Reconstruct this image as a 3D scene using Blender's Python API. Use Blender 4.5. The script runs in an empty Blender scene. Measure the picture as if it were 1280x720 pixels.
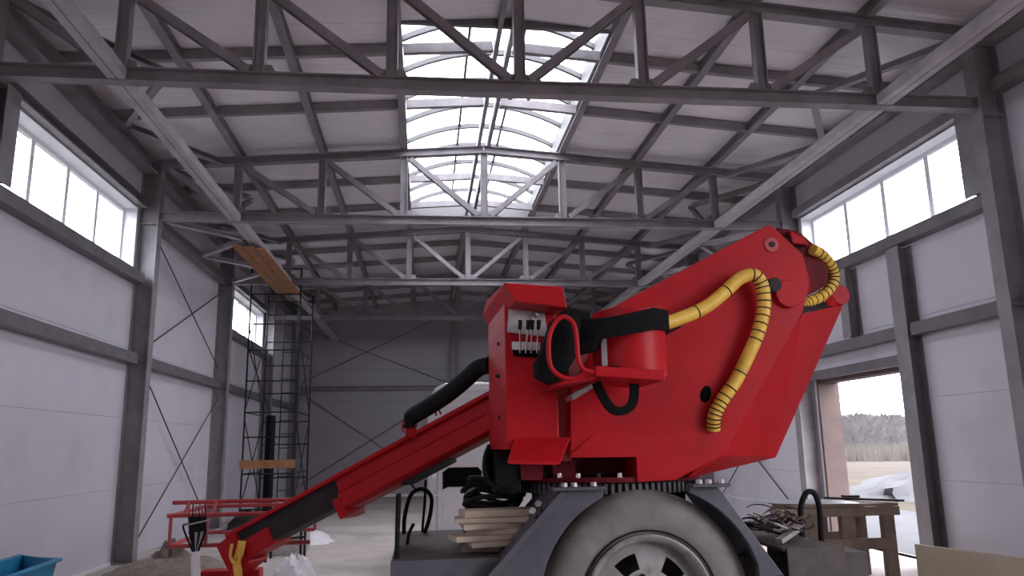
import bpy, bmesh, math, random
from math import sin, cos, pi, radians
from mathutils import Vector, Matrix

random.seed(7)
scene = bpy.context.scene
COL = scene.collection

# ------------------------------------------------------------------ camera
F_PX = 963.05
PITCH, YAW, ROLL = 0.2027, 0.1153, -0.0182
CAM = Vector((0.0, 0.0, 1.6))
FW = Vector((sin(YAW)*cos(PITCH), cos(YAW)*cos(PITCH), sin(PITCH)))
_r0 = Vector((cos(YAW), -sin(YAW), 0)); _u0 = _r0.cross(FW)
RT = _r0*cos(ROLL) + _u0*sin(ROLL); UP = -_r0*sin(ROLL) + _u0*cos(ROLL)
cd = bpy.data.cameras.new('camera'); cam = bpy.data.objects.new('camera', cd); COL.objects.link(cam)
cd.sensor_fit = 'HORIZONTAL'; cd.sensor_width = 36; cd.lens = F_PX/1280*36; cd.clip_end = 500
m = Matrix((RT, UP, -FW)).transposed().to_4x4(); m.translation = CAM
cam.matrix_world = m
scene.camera = cam

# ------------------------------------------------------------------ overcast sky
SKY = 12.0
w = bpy.data.worlds.new('overcast_sky'); scene.world = w; w.use_nodes = True
bg = w.node_tree.nodes['Background']
bg.inputs['Color'].default_value = (0.93, 0.93, 1.0, 1); bg.inputs['Strength'].default_value = SKY

scene.view_settings.view_transform = 'Standard'; scene.view_settings.look = 'None'
scene.view_settings.exposure = 0.0; scene.view_settings.gamma = 1.0
scene.view_settings.use_curve_mapping = False
scene.cycles.use_denoising = True
scene.cycles.max_bounces = 10; scene.cycles.diffuse_bounces = 7; scene.cycles.transparent_max_bounces = 16
scene.cycles.sample_clamp_indirect = 12
scene.cycles.caustics_reflective = False; scene.cycles.caustics_refractive = False

def portal(loc, rot, sx, sy):
    # marks where daylight enters (gives off no light itself)
    l = bpy.data.lights.new('daylight_portal', 'AREA'); l.shape = 'RECTANGLE'; l.size = sx; l.size_y = sy
    l.cycles.is_portal = True
    o = bpy.data.objects.new('daylight_portal', l); COL.objects.link(o); o.location = loc; o.rotation_euler = rot

# ------------------------------------------------------------------ helpers
def at(u, v, x=None, y=None, z=None):
    d = FW + RT*((u-640)/F_PX) + UP*((360-v)/F_PX)
    if x is not None: t = (x-CAM.x)/d.x
    elif y is not None: t = (y-CAM.y)/d.y
    else: t = (z-CAM.z)/d.z
    return CAM + d*t

MATS = {}
def mat(name, col, rough=0.6, metal=0.0, var=0.0, vscale=4.0, bump=0.0, bscale=40.0, spec=0.5, stain=None, stain_scale=1.5, stain_lo=.55, stain_hi=.75, coat=0.0):
    M = bpy.data.materials.new(name); M.use_nodes = True; nt = M.node_tree; N = nt.nodes; L = nt.links
    b = N['Principled BSDF']
    b.inputs['Base Color'].default_value = (*col, 1); b.inputs['Roughness'].default_value = rough
    b.inputs['Metallic'].default_value = metal; b.inputs['Specular IOR Level'].default_value = spec
    b.inputs['Coat Weight'].default_value = coat; b.inputs['Coat Roughness'].default_value = .15
    tc = N.new('ShaderNodeTexCoord')
    src = None
    if var > 0:
        n = N.new('ShaderNodeTexNoise'); n.inputs['Scale'].default_value = vscale; n.inputs['Detail'].default_value = 6
        n.inputs['Roughness'].default_value = .65
        L.new(tc.outputs['Object'], n.inputs['Vector'])
        r = N.new('ShaderNodeValToRGB')
        r.color_ramp.elements[0].position = .3; r.color_ramp.elements[1].position = .7
        r.color_ramp.elements[0].color = (*[c*(1-var) for c in col], 1)
        r.color_ramp.elements[1].color = (*[min(1, c*(1+var)) for c in col], 1)
        L.new(n.outputs['Fac'], r.inputs['Fac']); src = r.outputs['Color']
    if stain is not None:
        n2 = N.new('ShaderNodeTexNoise'); n2.inputs['Scale'].default_value = stain_scale; n2.inputs['Detail'].default_value = 8
        L.new(tc.outputs['Object'], n2.inputs['Vector'])
        r2 = N.new('ShaderNodeMapRange'); r2.inputs['From Min'].default_value = stain_lo; r2.inputs['From Max'].default_value = stain_hi
        L.new(n2.outputs['Fac'], r2.inputs['Value'])
        mx = N.new('ShaderNodeMix'); mx.data_type = 'RGBA'
        L.new(r2.outputs['Result'], mx.inputs['Factor'])
        if src: L.new(src, mx.inputs[6])
        else: mx.inputs[6].default_value = (*col, 1)
        mx.inputs[7].default_value = (*stain, 1); src = mx.outputs[2]
    if src: L.new(src, b.inputs['Base Color'])
    if bump > 0:
        nb = N.new('ShaderNodeTexNoise'); nb.inputs['Scale'].default_value = bscale; nb.inputs['Detail'].default_value = 4
        L.new(tc.outputs['Object'], nb.inputs['Vector'])
        bp = N.new('ShaderNodeBump'); bp.inputs['Strength'].default_value = bump; bp.inputs['Distance'].default_value = .02
        L.new(nb.outputs['Fac'], bp.inputs['Height']); L.new(bp.outputs['Normal'], b.inputs['Normal'])
    MATS[name] = M
    return M

def ribbed(name, col, rough, axis, pitch, var, depth=.004):
    M = mat(name, col, rough, var=var, vscale=1.2); nt = M.node_tree; N = nt.nodes; L = nt.links
    tc = N.new('ShaderNodeTexCoord'); wv = N.new('ShaderNodeTexWave'); wv.wave_type = 'BANDS'; wv.bands_direction = axis
    wv.inputs['Scale'].default_value = 1/pitch*.314; wv.inputs['Distortion'].default_value = 0
    L.new(tc.outputs['Object'], wv.inputs['Vector'])
    bp = N.new('ShaderNodeBump'); bp.inputs['Strength'].default_value = .8; bp.inputs['Distance'].default_value = depth
    L.new(wv.outputs['Fac'], bp.inputs['Height']); L.new(bp.outputs['Normal'], N['Principled BSDF'].inputs['Normal'])
    return M

def see_through(name, col, gloss, transl=0.0):
    M = bpy.data.materials.new(name); M.use_nodes = True; nt = M.node_tree; N = nt.nodes; L = nt.links
    N.remove(N['Principled BSDF']); out = N['Material Output']
    tr = N.new('ShaderNodeBsdfTransparent'); tr.inputs['Color'].default_value = (*col, 1)
    gl = N.new('ShaderNodeBsdfGlossy'); gl.inputs['Roughness'].default_value = .05
    mx = N.new('ShaderNodeMixShader'); mx.inputs['Fac'].default_value = gloss
    L.new(tr.outputs[0], mx.inputs[1]); L.new(gl.outputs[0], mx.inputs[2]); last = mx
    if transl > 0:
        tl = N.new('ShaderNodeBsdfTranslucent'); tl.inputs['Color'].default_value = (.9, .9, .92, 1)
        m2 = N.new('ShaderNodeMixShader'); m2.inputs['Fac'].default_value = transl
        L.new(last.outputs[0], m2.inputs[1]); L.new(tl.outputs[0], m2.inputs[2]); last = m2
    L.new(last.outputs[0], out.inputs['Surface'])
    MATS[name] = M

mat('steel', (.245, .226, .24), .55, 0, var=.22, vscale=3, bump=.05, stain=(.31, .288, .298), stain_scale=2.2)
mat('rail_steel', (.15, .138, .147), .55, 0, var=.22, vscale=3, bump=.05, stain=(.20, .186, .193), stain_scale=2.2)
mat('steel_light', (.45, .425, .445), .45, 0, var=.2, vscale=3, bump=.05)
mat('wall_white', (.63, .597, .65), .55, var=.03, vscale=.8, bump=.03, bscale=14, stain=(.52, .495, .54), stain_scale=.9, stain_lo=.52, stain_hi=.8)
mat('wall_core', (.5, .48, .5), .7)
mat('wall_grey', (.36, .335, .36), .6, var=.05, vscale=.8, bump=.03, bscale=14)
ribbed('roof_panel', (.80, .755, .78), .5, 'Y', .11, .08, .006)
mat('concrete', (.47, .42, .395), .85, var=.16, vscale=.8, bump=.2, bscale=9, stain=(.30, .275, .26), stain_scale=.6, stain_lo=.5, stain_hi=.72)
mat('red', (.41, .009, .014), .42, var=.1, vscale=2.5, bump=.02, bscale=6, stain=(.27, .012, .016), stain_scale=3.0, stain_lo=.58, stain_hi=.85, coat=.0, spec=.16)
mat('red_dark', (.13, .010, .014), .6, var=.35, vscale=9, spec=.15)  # darker red: shade under the turret is put into the colour
mat('red_faded', (.42, .05, .055), .5, var=.15, vscale=3)
mat('rod', (.07, .065, .07), .5, spec=.3)
mat('black', (.007, .007, .008), .6, spec=.15, bump=.2, bscale=60)
mat('fabric_black', (.006, .006, .007), .85, spec=.12, var=.3, vscale=20, bump=.5, bscale=30)
mat('steel_dark', (.10, .095, .095), .5, spec=.3)
mat('dark_metal', (.03, .027, .029), .6, 0, var=.3, spec=.15)
mat('tyre', (.19, .178, .168), .9, var=.22, vscale=6, bump=.15, bscale=60, stain=(.11, .104, .10), stain_scale=2.0)
mat('rim', (.28, .26, .26), .5, .3, var=.25, vscale=7, stain=(.10, .085, .08), stain_scale=5)
mat('fender', (.085, .082, .10), .5, 0, spec=.3, var=.2, vscale=4, stain=(.13, .12, .125), stain_scale=3)
mat('deck', (.085, .072, .066), .7, 0, spec=.2, var=.25, vscale=5, bump=.3, bscale=60)
mat('wood_pale', (.50, .41, .31), .75, var=.15, vscale=6, bump=.15, bscale=30)
mat('wood_brown', (.36, .17, .075), .75, var=.25, vscale=5, bump=.15, bscale=30)
mat('wood_old', (.24, .185, .14), .8, var=.25, vscale=6, bump=.2, bscale=30)
mat('yellow', (.72, .44, .06), .5, var=.15, vscale=9)
mat('white_plastic', (.72, .70, .72), .45, var=.06, vscale=6, bump=.2, bscale=12)
mat('pvc', (.78, .78, .80), .35)
mat('blue', (.02, .24, .42), .45, var=.12, vscale=4)
mat('van_white', (.62, .60, .62), .3, var=.06, vscale=2, coat=.3)
mat('chrome', (.75, .73, .72), .22, .95)
mat('plate_grey', (.5, .47, .46), .45, .2, var=.2, vscale=12)
mat('sheet_metal', (.42, .44, .47), .35, .5, var=.12, vscale=3)
mat('dirt', (.24, .205, .165), .95, var=.35, vscale=7, bump=.8, bscale=12)
mat('rust_red', (.10, .062, .058), .7, var=.2, vscale=3, bump=.1)
mat('beige_board', (.40, .345, .255), .8, var=.08, vscale=2)
mat('hole', (.004, .004, .004), .9, spec=.05)
mat('ground', (.064, .056, .048), .95, spec=0, var=.2, vscale=.5, stain=(.062, .058, .056), stain_scale=.3)
mat('snow', (.085, .085, .09), .9, spec=0, var=.12, vscale=1)
mat('reed', (.062, .052, .043), .95, spec=0, var=.3, vscale=.6)
mat('twig', (.050, .043, .046), .95, spec=0, var=.3, vscale=.4)
mat('curb_metal', (.14, .138, .142), .6)
mat('arch_metal', (.085, .083, .088), .6)
mat('galvanised', (.36, .355, .37), .5, .1, var=.12, vscale=4)
mat('cable_white', (.35, .33, .33), .6)
see_through('glass', (.93, .95, .97), .05)
see_through('polycarbonate', (.86, .87, .88), .03, .25)

class MB:
    def __init__(s): s.v = []; s.f = []; s.smooth = False
    def add(s, vs, fs):
        o = len(s.v); s.v += [tuple(v) for v in vs]; s.f += [tuple(i+o for i in f) for f in fs]; return s
    def box(s, x0, x1, y0, y1, z0, z1):
        vs = [(x, y, z) for z in (z0, z1) for y in (y0, y1) for x in (x0, x1)]
        return s.add(vs, [(0,2,3,1),(4,5,7,6),(0,1,5,4),(2,6,7,3),(0,4,6,2),(1,3,7,5)])
    def ext(s, p0, p1, prof, up=(0,0,1)):
        # extrude a closed 2D profile (side, up) from p0 to p1
        p0 = Vector(p0); p1 = Vector(p1); d = (p1-p0).normalized(); up = Vector(up)
        if abs(d.dot(up)) > .99: up = Vector((0,1,0)) if abs(d.y) < .9 else Vector((1,0,0))
        r = d.cross(up).normalized(); u = r.cross(d)
        n = len(prof)
        vs = [p + r*a + u*b for p in (p0, p1) for a, b in prof]
        fs = [(i, (i+1) % n, n+(i+1) % n, n+i) for i in range(n)]
        return s.add(vs, fs + [tuple(range(n-1, -1, -1)), tuple(range(n, 2*n))])
    def bar(s, p0, p1, w_, h, up=(0,0,1)):
        return s.ext(p0, p1, [(-w_/2,-h/2),(w_/2,-h/2),(w_/2,h/2),(-w_/2,h/2)], up)
    def tube(s, pts, r, n=8, closed=False, cap=True):
        pts = [Vector(p) for p in pts]; rings = []; prev = None
        N_ = len(pts)
        for i, p in enumerate(pts):
            a = pts[(i-1) % N_] if (closed or i > 0) else p
            b = pts[(i+1) % N_] if (closed or i < N_-1) else p
            d = (b-a).normalized()
            if prev is None:
                ref = Vector((0,0,1)) if abs(d.z) < .9 else Vector((1,0,0))
                u = d.cross(ref).normalized()
            else:
                u = (prev - d*prev.dot(d)).normalized()
            prev = u; w_ = d.cross(u)
            rr = r[i] if isinstance(r, (list, tuple)) else r
            rings.append([p + (u*cos(2*pi*k/n) + w_*sin(2*pi*k/n))*rr for k in range(n)])
        vs = [q for ring in rings for q in ring]; fs = []
        for i in range(N_ if closed else N_-1):
            j = (i+1) % N_
            for k in range(n):
                fs.append((i*n+k, i*n+(k+1) % n, j*n+(k+1) % n, j*n+k))
        if cap and not closed: fs += [tuple(range(n-1, -1, -1)), tuple(range((N_-1)*n, N_*n))]
        s.smooth = True
        return s.add(vs, fs)
    def lathe(s, c, axis, prof, n=32, closed=False):
        # prof: (radius, offset along axis)
        c = Vector(c); a = Vector(axis).normalized(); ref = Vector((0,0,1)) if abs(a.z) < .9 else Vector((1,0,0))
        u = a.cross(ref).normalized(); w_ = a.cross(u); k_ = len(prof)
        vs = [c + a*h + (u*cos(2*pi*i/n) + w_*sin(2*pi*i/n))*r for i in range(n) for r, h in prof]; fs = []
        for i in range(n):
            j = (i+1) % n
            for k in range(k_ if closed else k_-1):
                q = (k+1) % k_
                fs.append((i*k_+k, i*k_+q, j*k_+q, j*k_+k))
        s.smooth = True
        return s.add(vs, fs)
    def prism(s, pts, vec):
        pts = [Vector(p) for p in pts]; v = Vector(vec); n = len(pts)
        fs = [(i, (i+1) % n, n+(i+1) % n, n+i) for i in range(n)] + [tuple(range(n-1, -1, -1)), tuple(range(n, 2*n))]
        return s.add(pts + [p+v for p in pts], fs)
    def hull(s, pts):
        bm = bmesh.new()
        for p in pts: bm.verts.new(p)
        bmesh.ops.convex_hull(bm, input=bm.verts)
        bmesh.ops.delete(bm, geom=[v for v in bm.verts if not v.link_faces], context='VERTS')
        bmesh.ops.dissolve_limit(bm, angle_limit=.02, verts=bm.verts, edges=bm.edges)
        bm.verts.index_update()
        vs = [v.co.copy() for v in bm.verts]; fs = [[v.index for v in f.verts] for f in bm.faces]; bm.free()
        return s.add(vs, fs)
    def build(s, name, material, parent=None, bevel=0, smooth=None):
        me = bpy.data.meshes.new(name); me.from_pydata(s.v, [], s.f); me.validate()
        bm = bmesh.new(); bm.from_mesh(me); bmesh.ops.recalc_face_normals(bm, faces=bm.faces); bm.to_mesh(me); bm.free()
        o = bpy.data.objects.new(name, me); COL.objects.link(o); me.materials.append(MATS[material])
        if (s.smooth if smooth is None else smooth):
            for p in me.polygons: p.use_smooth = True
            me.set_sharp_from_angle(angle=radians(40))
        if bevel:
            b = o.modifiers.new('bevel', 'BEVEL'); b.width = bevel; b.segments = 2; b.limit_method = 'ANGLE'; b.angle_limit = radians(30)
        if parent is not None:
            o.parent = parent; o.matrix_parent_inverse = Matrix.Translation(-WORLD.get(parent.name, Vector((0,0,0))))
        return o

WORLD = {}
def thing(name, label, cat, loc=(0,0,0), group=None):
    o = bpy.data.objects.new(name, None); COL.objects.link(o); o.location = loc; o.empty_display_size = .2
    WORLD[o.name] = Vector(loc)
    return tag(o, label, cat, group)
def tag(o, label, cat, group=None):
    o['label'] = label; o['category'] = cat
    if group: o['group'] = group
    return o
def struct(o, label=None, cat=None):
    o['kind'] = 'structure'
    if label: o['label'] = label
    if cat: o['category'] = cat
    return o
def hprof(w_, h, t):
    # H section: flanges w_ wide at top and bottom, h deep
    a = w_/2; b = h/2; t2 = t/2
    return [(-a,-b),(a,-b),(a,-b+t),(t2,-b+t),(t2,b-t),(a,b-t),(a,b),(-a,b),(-a,b-t),(-t2,b-t),(-t2,-b+t),(-a,-b+t)]
def cprof(w_, h, t):
    # channel, web on the -side
    return [(-w_/2,-h/2),(w_/2,-h/2),(w_/2,-h/2+t),(-w_/2+t,-h/2+t),(-w_/2+t,h/2-t),(w_/2,h/2-t),(w_/2,h/2),(-w_/2,h/2)]
ORD = ['nearest', 'second', 'third', 'fourth', 'fifth', 'sixth', 'seventh', 'eighth']

# ------------------------------------------------------------------ the hall
XL, XR = -4.26, 6.27             # inner faces of the columns
WL, WR = -4.56, 6.57             # inner faces of the walls
XC = 1.005
Y0, YB = -9.6, 27.35             # front and back walls
TR = [7.606 + 4.959*k for k in range(4)]
ZC = 5.274                       # underside of the bottom chords
NODES = [XC + 1.36*k for k in (-3, -2, -1, 0, 1, 2, 3)]
def zt(x): return 6.84 - .075*abs(x-XC)
ROWS = [0, 1.08, 2.13, 3.2, 4.32, 5.46, 6.6]
BAYS = [Y0] + [7.606 + 4.959*k for k in range(-3, 4)] + [YB]
LWIN = [(-6.6, -3.0), (-1.6, 2.0), (8.42, 12.38), (18.0, 22.3)]  # first two, out of view, are added to let in daylight
RWIN = [(-6.6, -3.0), (-1.6, 2.0), (8.12, 12.38), (18.0, 22.3)]  # first two and the hidden far one are added for daylight
WZ = (4.42, 5.44)
GATE = (9.88, 12.33, 0, 2.6)
LIGHT_GATE = (-2.1, 2.2, 0, 4.0)    # large gateway added out of view to bring in daylight from the right

# floor and the ground outside
fl = MB().box(WL-.25, WR+.25, Y0-.2, YB+.25, -.15, 0).build('floor', 'concrete'); struct(fl, 'dusty pale grey concrete floor of the hall', 'floor')
g = MB().box(-150, 220, -150, 220, -.6, -.16).build('ground', 'ground'); struct(g, 'bare brown ground outside the open gate', 'ground')

def side_wall(name, xin, sgn, wins, gates, label):
    ops = [(a, b, WZ[0], WZ[1]) for a, b in wins] + gates
    def solid(y, z): return not any(a < y < b and c < z < d for a, b, c, d in ops)
    ys = sorted({Y0-.2, YB+.25} | {v for o in ops for v in o[:2]}); zs = sorted({-.1, 6.45} | {v for o in ops for v in o[2:]})
    mb = MB(); xa, xb = sorted((xin + sgn*.09, xin + sgn*.27))
    for y0, y1 in zip(ys, ys[1:]):
        for z0, z1 in zip(zs, zs[1:]):
            if solid((y0+y1)/2, (z0+z1)/2): mb.box(xa, xb, y0, y1, z0, z1)
    wall = struct(mb.build(name, 'wall_core'), label, 'wall')
    xa, xb = sorted((xin, xin + sgn*.09))
    for b0, b1 in zip(BAYS, BAYS[1:]):
        for r0, r1 in zip(ROWS, ROWS[1:]):
            r1 = min(r1, 6.43)
            yy = sorted({b0, b1} | {v for o in ops for v in o[:2] if b0 < v < b1 and o[2] < r1 and o[3] > r0})
            for y0, y1 in zip(yy, yy[1:]):
                hit = [o for o in ops if o[0] <= y0+.001 and o[1] >= y1-.001 and o[2] < r1 and o[3] > r0]
                segs = [(r0, r1)]
                for o in hit: segs = [(a, b) for a, b in ((r0, o[2]), (o[3], r1)) if b-a > .03]
                for z0, z1 in segs:
                    MB().box(xa, xb, y0+.0015, y1-.0015, z0+.0015, z1-.0015).build('wall_panel', 'wall_white', wall, bevel=.0025)
    return wall
wall_l = side_wall('wall_left', WL, -1, LWIN, [], 'long white sandwich-panel wall on the left of the hall')
wall_r = side_wall('wall_right', WR, 1, RWIN, [GATE, LIGHT_GATE], 'long white sandwich-panel wall on the right with the gate opening')

wb = struct(MB().box(WL-.25, WR+.25, YB+.08, YB+.25, -.1, 7.0).build('wall_back', 'wall_core'), 'grey far end wall of the hall', 'wall')
for r0, r1 in zip(ROWS, ROWS[1:]):
    for x0, x1 in ((WL, XC), (XC, WR)):
        MB().box(x0+.002, x1-.002, YB, YB+.08, r0+.002, min(r1, 6.42)-.002).build('wall_panel', 'wall_grey', wb, bevel=.004)
MB().prism([(WL, YB, 6.42), (WR, YB, 6.42), (WR, YB, zt(WR)), (XC, YB, zt(XC)), (WL, YB, zt(WL))], (0, .08, 0)).build('gable_panel', 'wall_grey', wb)
# end wall behind the photographer
struct(MB().box(WL-.25, WR+.25, Y0-.2, Y0, -.1, 7).build('wall_front', 'wall_white'), 'plain white end wall behind the photographer', 'wall')

# roof panels, each strip a piece
SKX = (NODES[2], NODES[4]); SKY_Y = (8.72, 16.95)
roof = struct(MB().prism([(WL-.25, Y0-.2, zt(WL-.25)+.10), (XC, Y0-.2, zt(XC)+.10), (WR+.25, Y0-.2, zt(WR+.25)+.10), (WR+.25, Y0-.2, zt(WR+.25)+.16), (XC, Y0-.2, zt(XC)+.16), (WL-.25, Y0-.2, zt(WL-.25)+.16)], (0, SKY_Y[0]-Y0+.2, 0))
    .prism([(WL-.25, SKY_Y[1], zt(WL-.25)+.10), (XC, SKY_Y[1], zt(XC)+.10), (WR+.25, SKY_Y[1], zt(WR+.25)+.10), (WR+.25, SKY_Y[1], zt(WR+.25)+.16), (XC, SKY_Y[1], zt(XC)+.16), (WL-.25, SKY_Y[1], zt(WL-.25)+.16)], (0, YB+.25-SKY_Y[1], 0))
    .prism([(WL-.25, SKY_Y[0], zt(WL-.25)+.10), (SKX[0], SKY_Y[0], zt(SKX[0])+.10), (SKX[0], SKY_Y[0], zt(SKX[0])+.16), (WL-.25, SKY_Y[0], zt(WL-.25)+.16)], (0, SKY_Y[1]-SKY_Y[0], 0))
    .prism([(SKX[1], SKY_Y[0], zt(SKX[1])+.10), (WR+.25, SKY_Y[0], zt(WR+.25)+.10), (WR+.25, SKY_Y[0], zt(WR+.25)+.16), (SKX[1], SKY_Y[0], zt(SKX[1])+.16)], (0, SKY_Y[1]-SKY_Y[0], 0))
    .build('ceiling', 'wall_core'), 'low-pitched grey ribbed roof of the hall seen from below', 'ceiling')
cuts = [Y0-.2]; y = SKY_Y[0]
while y > Y0+.3: y -= 1.03; cuts.append(max(y, Y0))
y = SKY_Y[0]; cuts.append(y)
n = 8
for i in range(1, n+1): cuts.append(SKY_Y[0] + (SKY_Y[1]-SKY_Y[0])*i/n)
y = SKY_Y[1]
while y < YB: y += 1.03; cuts.append(min(y, YB+.02))
cuts = sorted(set(cuts))
for a, b in zip(cuts, cuts[1:]):
    if b-a < .05: continue
    insky = SKY_Y[0] <= (a+b)/2 <= SKY_Y[1]
    for x0, x1 in ((WL-.1, SKX[0]-.03 if insky else XC), (SKX[1]+.03 if insky else XC, WR+.1)):
        MB().prism([(x0, a+.003, zt(x0)), (x1, a+.003, zt(x1)), (x1, a+.003, zt(x1)+.1), (x0, a+.003, zt(x0)+.1)], (0, b-a-.006, 0)).build('roof_panel', 'roof_panel', roof)

# barrel skylight
sk = struct(thing('skylight', 'white glowing barrel skylight along the roof ridge', 'skylight', (XC, SKY_Y[0], 6.9)))
for x, s_ in ((SKX[0], -1), (SKX[1], 1)):
    MB().box(x-.03, x+.03, SKY_Y[0], SKY_Y[1], zt(x)-.02, 7.10).build('curb', 'curb_metal', sk)
for y in SKY_Y:
    MB().box(SKX[0], SKX[1], y-.03, y+.03, 6.72, 7.10).build('curb', 'curb_metal', sk)
def arch(k, n=14, rise=.36):
    a = k/n; x = SKX[0] + (SKX[1]-SKX[0])*a
    return x, 7.08 + rise*(1-(2*a-1)**2)
NR = 9
for i in range(NR+1):
    y = SKY_Y[0] + .05 + (SKY_Y[1]-SKY_Y[0]-.1)*i/NR
    pts = [arch(k) for k in range(15)]
    MB().prism([(x, y-.025, z) for x, z in pts] + [(x, y-.025, z-.08) for x, z in reversed(pts)], (0, .06, 0)).build('arch_rib', 'arch_metal', sk)
    if i < NR:
        y1 = SKY_Y[0] + .05 + (SKY_Y[1]-SKY_Y[0]-.1)*(i+1)/NR
        MB().prism([(x, y, z+.02) for x, z in pts] + [(x, y, z+.004) for x, z in reversed(pts)], (0, y1-y, 0)).build('glazing_sheet', 'polycarbonate', sk)
for y in (SKY_Y[0]+.02, SKY_Y[1]-.05):
    MB().prism([(x, y, z) for x, z in [arch(k) for k in range(15)]], (0, .015, 0)).build('end_sheet', 'polycarbonate', sk)
for k in (5, 9):
    x, z = arch(k); MB().box(x-.02, x+.02, SKY_Y[0]+.05, SKY_Y[1]-.05, z-.05, z-.01).build('spine_bar', 'arch_metal', sk)
portal((XC, sum(SKY_Y)/2, 7.5), (0, 0, 0), 2.7, 8.2)

# ------------------------------------------------------------------ windows
wi = 0
for side, wins, xin, s_ in (('left', LWIN, WL, -1), ('right', RWIN, WR, 1)):
    for (a, b) in wins:
        wi += 1
        where = {0: 'behind the photographer, added for daylight', 1: 'beside the photographer, added for daylight', 2: 'between the two nearest trusses', 3: 'near the far end of the hall'}[wins.index((a, b))]
        o = struct(thing('window_%d' % wi, 'long high strip window in the %s wall %s' % (side, where), 'window', (xin, (a+b)/2, WZ[0])))
        xo = xin + s_*.19; x0, x1 = sorted((xo, xo + s_*.06))
        fr = MB(); t = .07
        fr.box(x0, x1, a, b, WZ[0], WZ[0]+t); fr.box(x0, x1, a, b, WZ[1]-t, WZ[1]); fr.box(x0, x1, a, a+t, WZ[0]+t, WZ[1]-t); fr.box(x0, x1, b-t, b, WZ[0]+t, WZ[1]-t)
        fr.build('window_frame', 'pvc', o)
        q0, q1 = sorted((xin - s_*.004, xo))
        # white reveal lining the opening
        rv = MB(); e = .012
        rv.box(q0, q1, a, b, WZ[0], WZ[0]+e); rv.box(q0, q1, a, b, WZ[1]-e, WZ[1]); rv.box(q0, q1, a, a+e, WZ[0]+e, WZ[1]-e); rv.box(q0, q1, b-e, b, WZ[0]+e, WZ[1]-e)
        rv.build('reveal', 'pvc', o)
        n = 4
        for i in range(n):
            ya = a+t + (b-a-2*t)*i/n; yb_ = a+t + (b-a-2*t)*(i+1)/n
            MB().box((x0+x1)/2-.004, (x0+x1)/2+.004, ya, yb_, WZ[0]+t, WZ[1]-t).build('pane', 'glass', o)
            if i: MB().box(x0, x1, ya-.045, ya+.045, WZ[0]+t, WZ[1]-t).build('mullion', 'pvc', o)
        portal((xin + s_*.3, (a+b)/2, sum(WZ)/2), (0, s_*pi/2, 0), WZ[1]-WZ[0], b-a)
portal((WR+.3, (GATE[0]+GATE[1])/2, 1.3), (0, pi/2, 0), 2.6, GATE[1]-GATE[0])
portal((WR+.3, (LIGHT_GATE[0]+LIGHT_GATE[1])/2, 2.0), (0, pi/2, 0), 4.0, LIGHT_GATE[1]-LIGHT_GATE[0])

# gate frame (no leaf hung yet)
d1 = struct(thing('door_1', 'open gateway in the right wall with a rust-brown jamb', 'gateway', (WR, 11.1, 0)))
MB().box(WR-.02, WR+.34, 12.30, 12.36, 0, 2.6).build('jamb', 'rust_red', d1)
MB().box(WR-.02, WR+.30, GATE[0]-.03, GATE[0]+.03, 0, 2.6).build('jamb', 'rust_red', d1)
MB().box(WR+.02, WR+.30, GATE[0]+.03, 12.30, 2.54, 2.6).build('head', 'rust_red', d1)

struct(MB().box(WL+.3, WR-.3, YB-.05, YB-.002, 0, .09).build('foot_strip_back', 'pvc'), 'thin white strip along the foot of the far wall', 'foot strip')  # white strip stands in for light leaking under the wall
struct(MB().box(WL+.002, WL+.03, 7.8, 12.4, 0, .045).build('foot_strip_left', 'pvc'), 'thin white strip along the foot of the left wall', 'foot strip')  # same white stand-in for the bright line at this wall's foot

# ------------------------------------------------------------------ columns
def column(x, y, s_, lab, ztop=6.2):
    # s_: +1 when the wall is on the +x side
    o = thing('steel_column', lab, 'column', (x, y, 0), 'wall columns')
    xc = x + s_*.15
    MB().ext((xc, y, 0), (xc, y, ztop), [(b, a) for a, b in hprof(.2, .30, .016)], up=(0, 1, 0)).build('shaft', 'steel', o)
    xa, xb = sorted((x - s_*.04, x + s_*.29))
    MB().box(xa, xb, y-.14, y+.14, 0, .025).build('base_plate', 'steel', o)
    for dz in (3.0, 5.2):
        MB().box(*sorted((x + s_*.02, x + s_*.28)), y-.095, y+.095, dz, dz+.014).build('stiffener', 'steel', o)
    return o
for k, y in enumerate(TR):
    column(XL, y, -1, 'grey steel H-column on the left wall carrying the %s truss' % ORD[k])
    column(XR, y, 1, 'grey steel H-column on the right wall carrying the %s truss' % ORD[k])
for x, s_, nm in ((XL, -1, 'left'), (XR, 1, 'right')):
    column(x, YB-.12, s_, 'grey steel corner column at the %s end of the far wall' % nm)
def post(name, lab, cat, p0, p1, w_, h, up=(0, 1, 0), m_='steel', prof=None, group=None):
    return tag(MB().ext(p0, p1, prof or hprof(w_, h, .012), up).build(name, m_), lab, cat, group)
post('gable_post', 'grey steel post up the middle of the far wall', 'post', (XC, YB-.12, 0), (XC, YB-.12, 6.45), .14, .2)
post('gate_post', 'grey steel post on the near side of the gateway', 'post', (WR-.10, 9.62, 0), (WR-.10, 9.62, 4.18), .28, .2, up=(1, 0, 0), group='frame posts of the right wall')
post('wall_stud', 'short grey stud above the gateway between two rails', 'post', (WR-.10, 10.95, 3.12), (WR-.10, 10.95, 4.18), .22, .2, up=(1, 0, 0), group='frame posts of the right wall')
post('window_post', 'dark post at the near end of the right strip window', 'post', (WR-.1, 7.96, 4.38), (WR-.1, 7.96, 5.45), .28, .18, up=(1, 0, 0), group='window posts')
post('window_post', 'dark post at the near end of the left strip window', 'post', (WL+.1, 8.20, 4.38), (WL+.1, 8.20, 5.45), .28, .18, up=(1, 0, 0), group='window posts')

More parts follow.
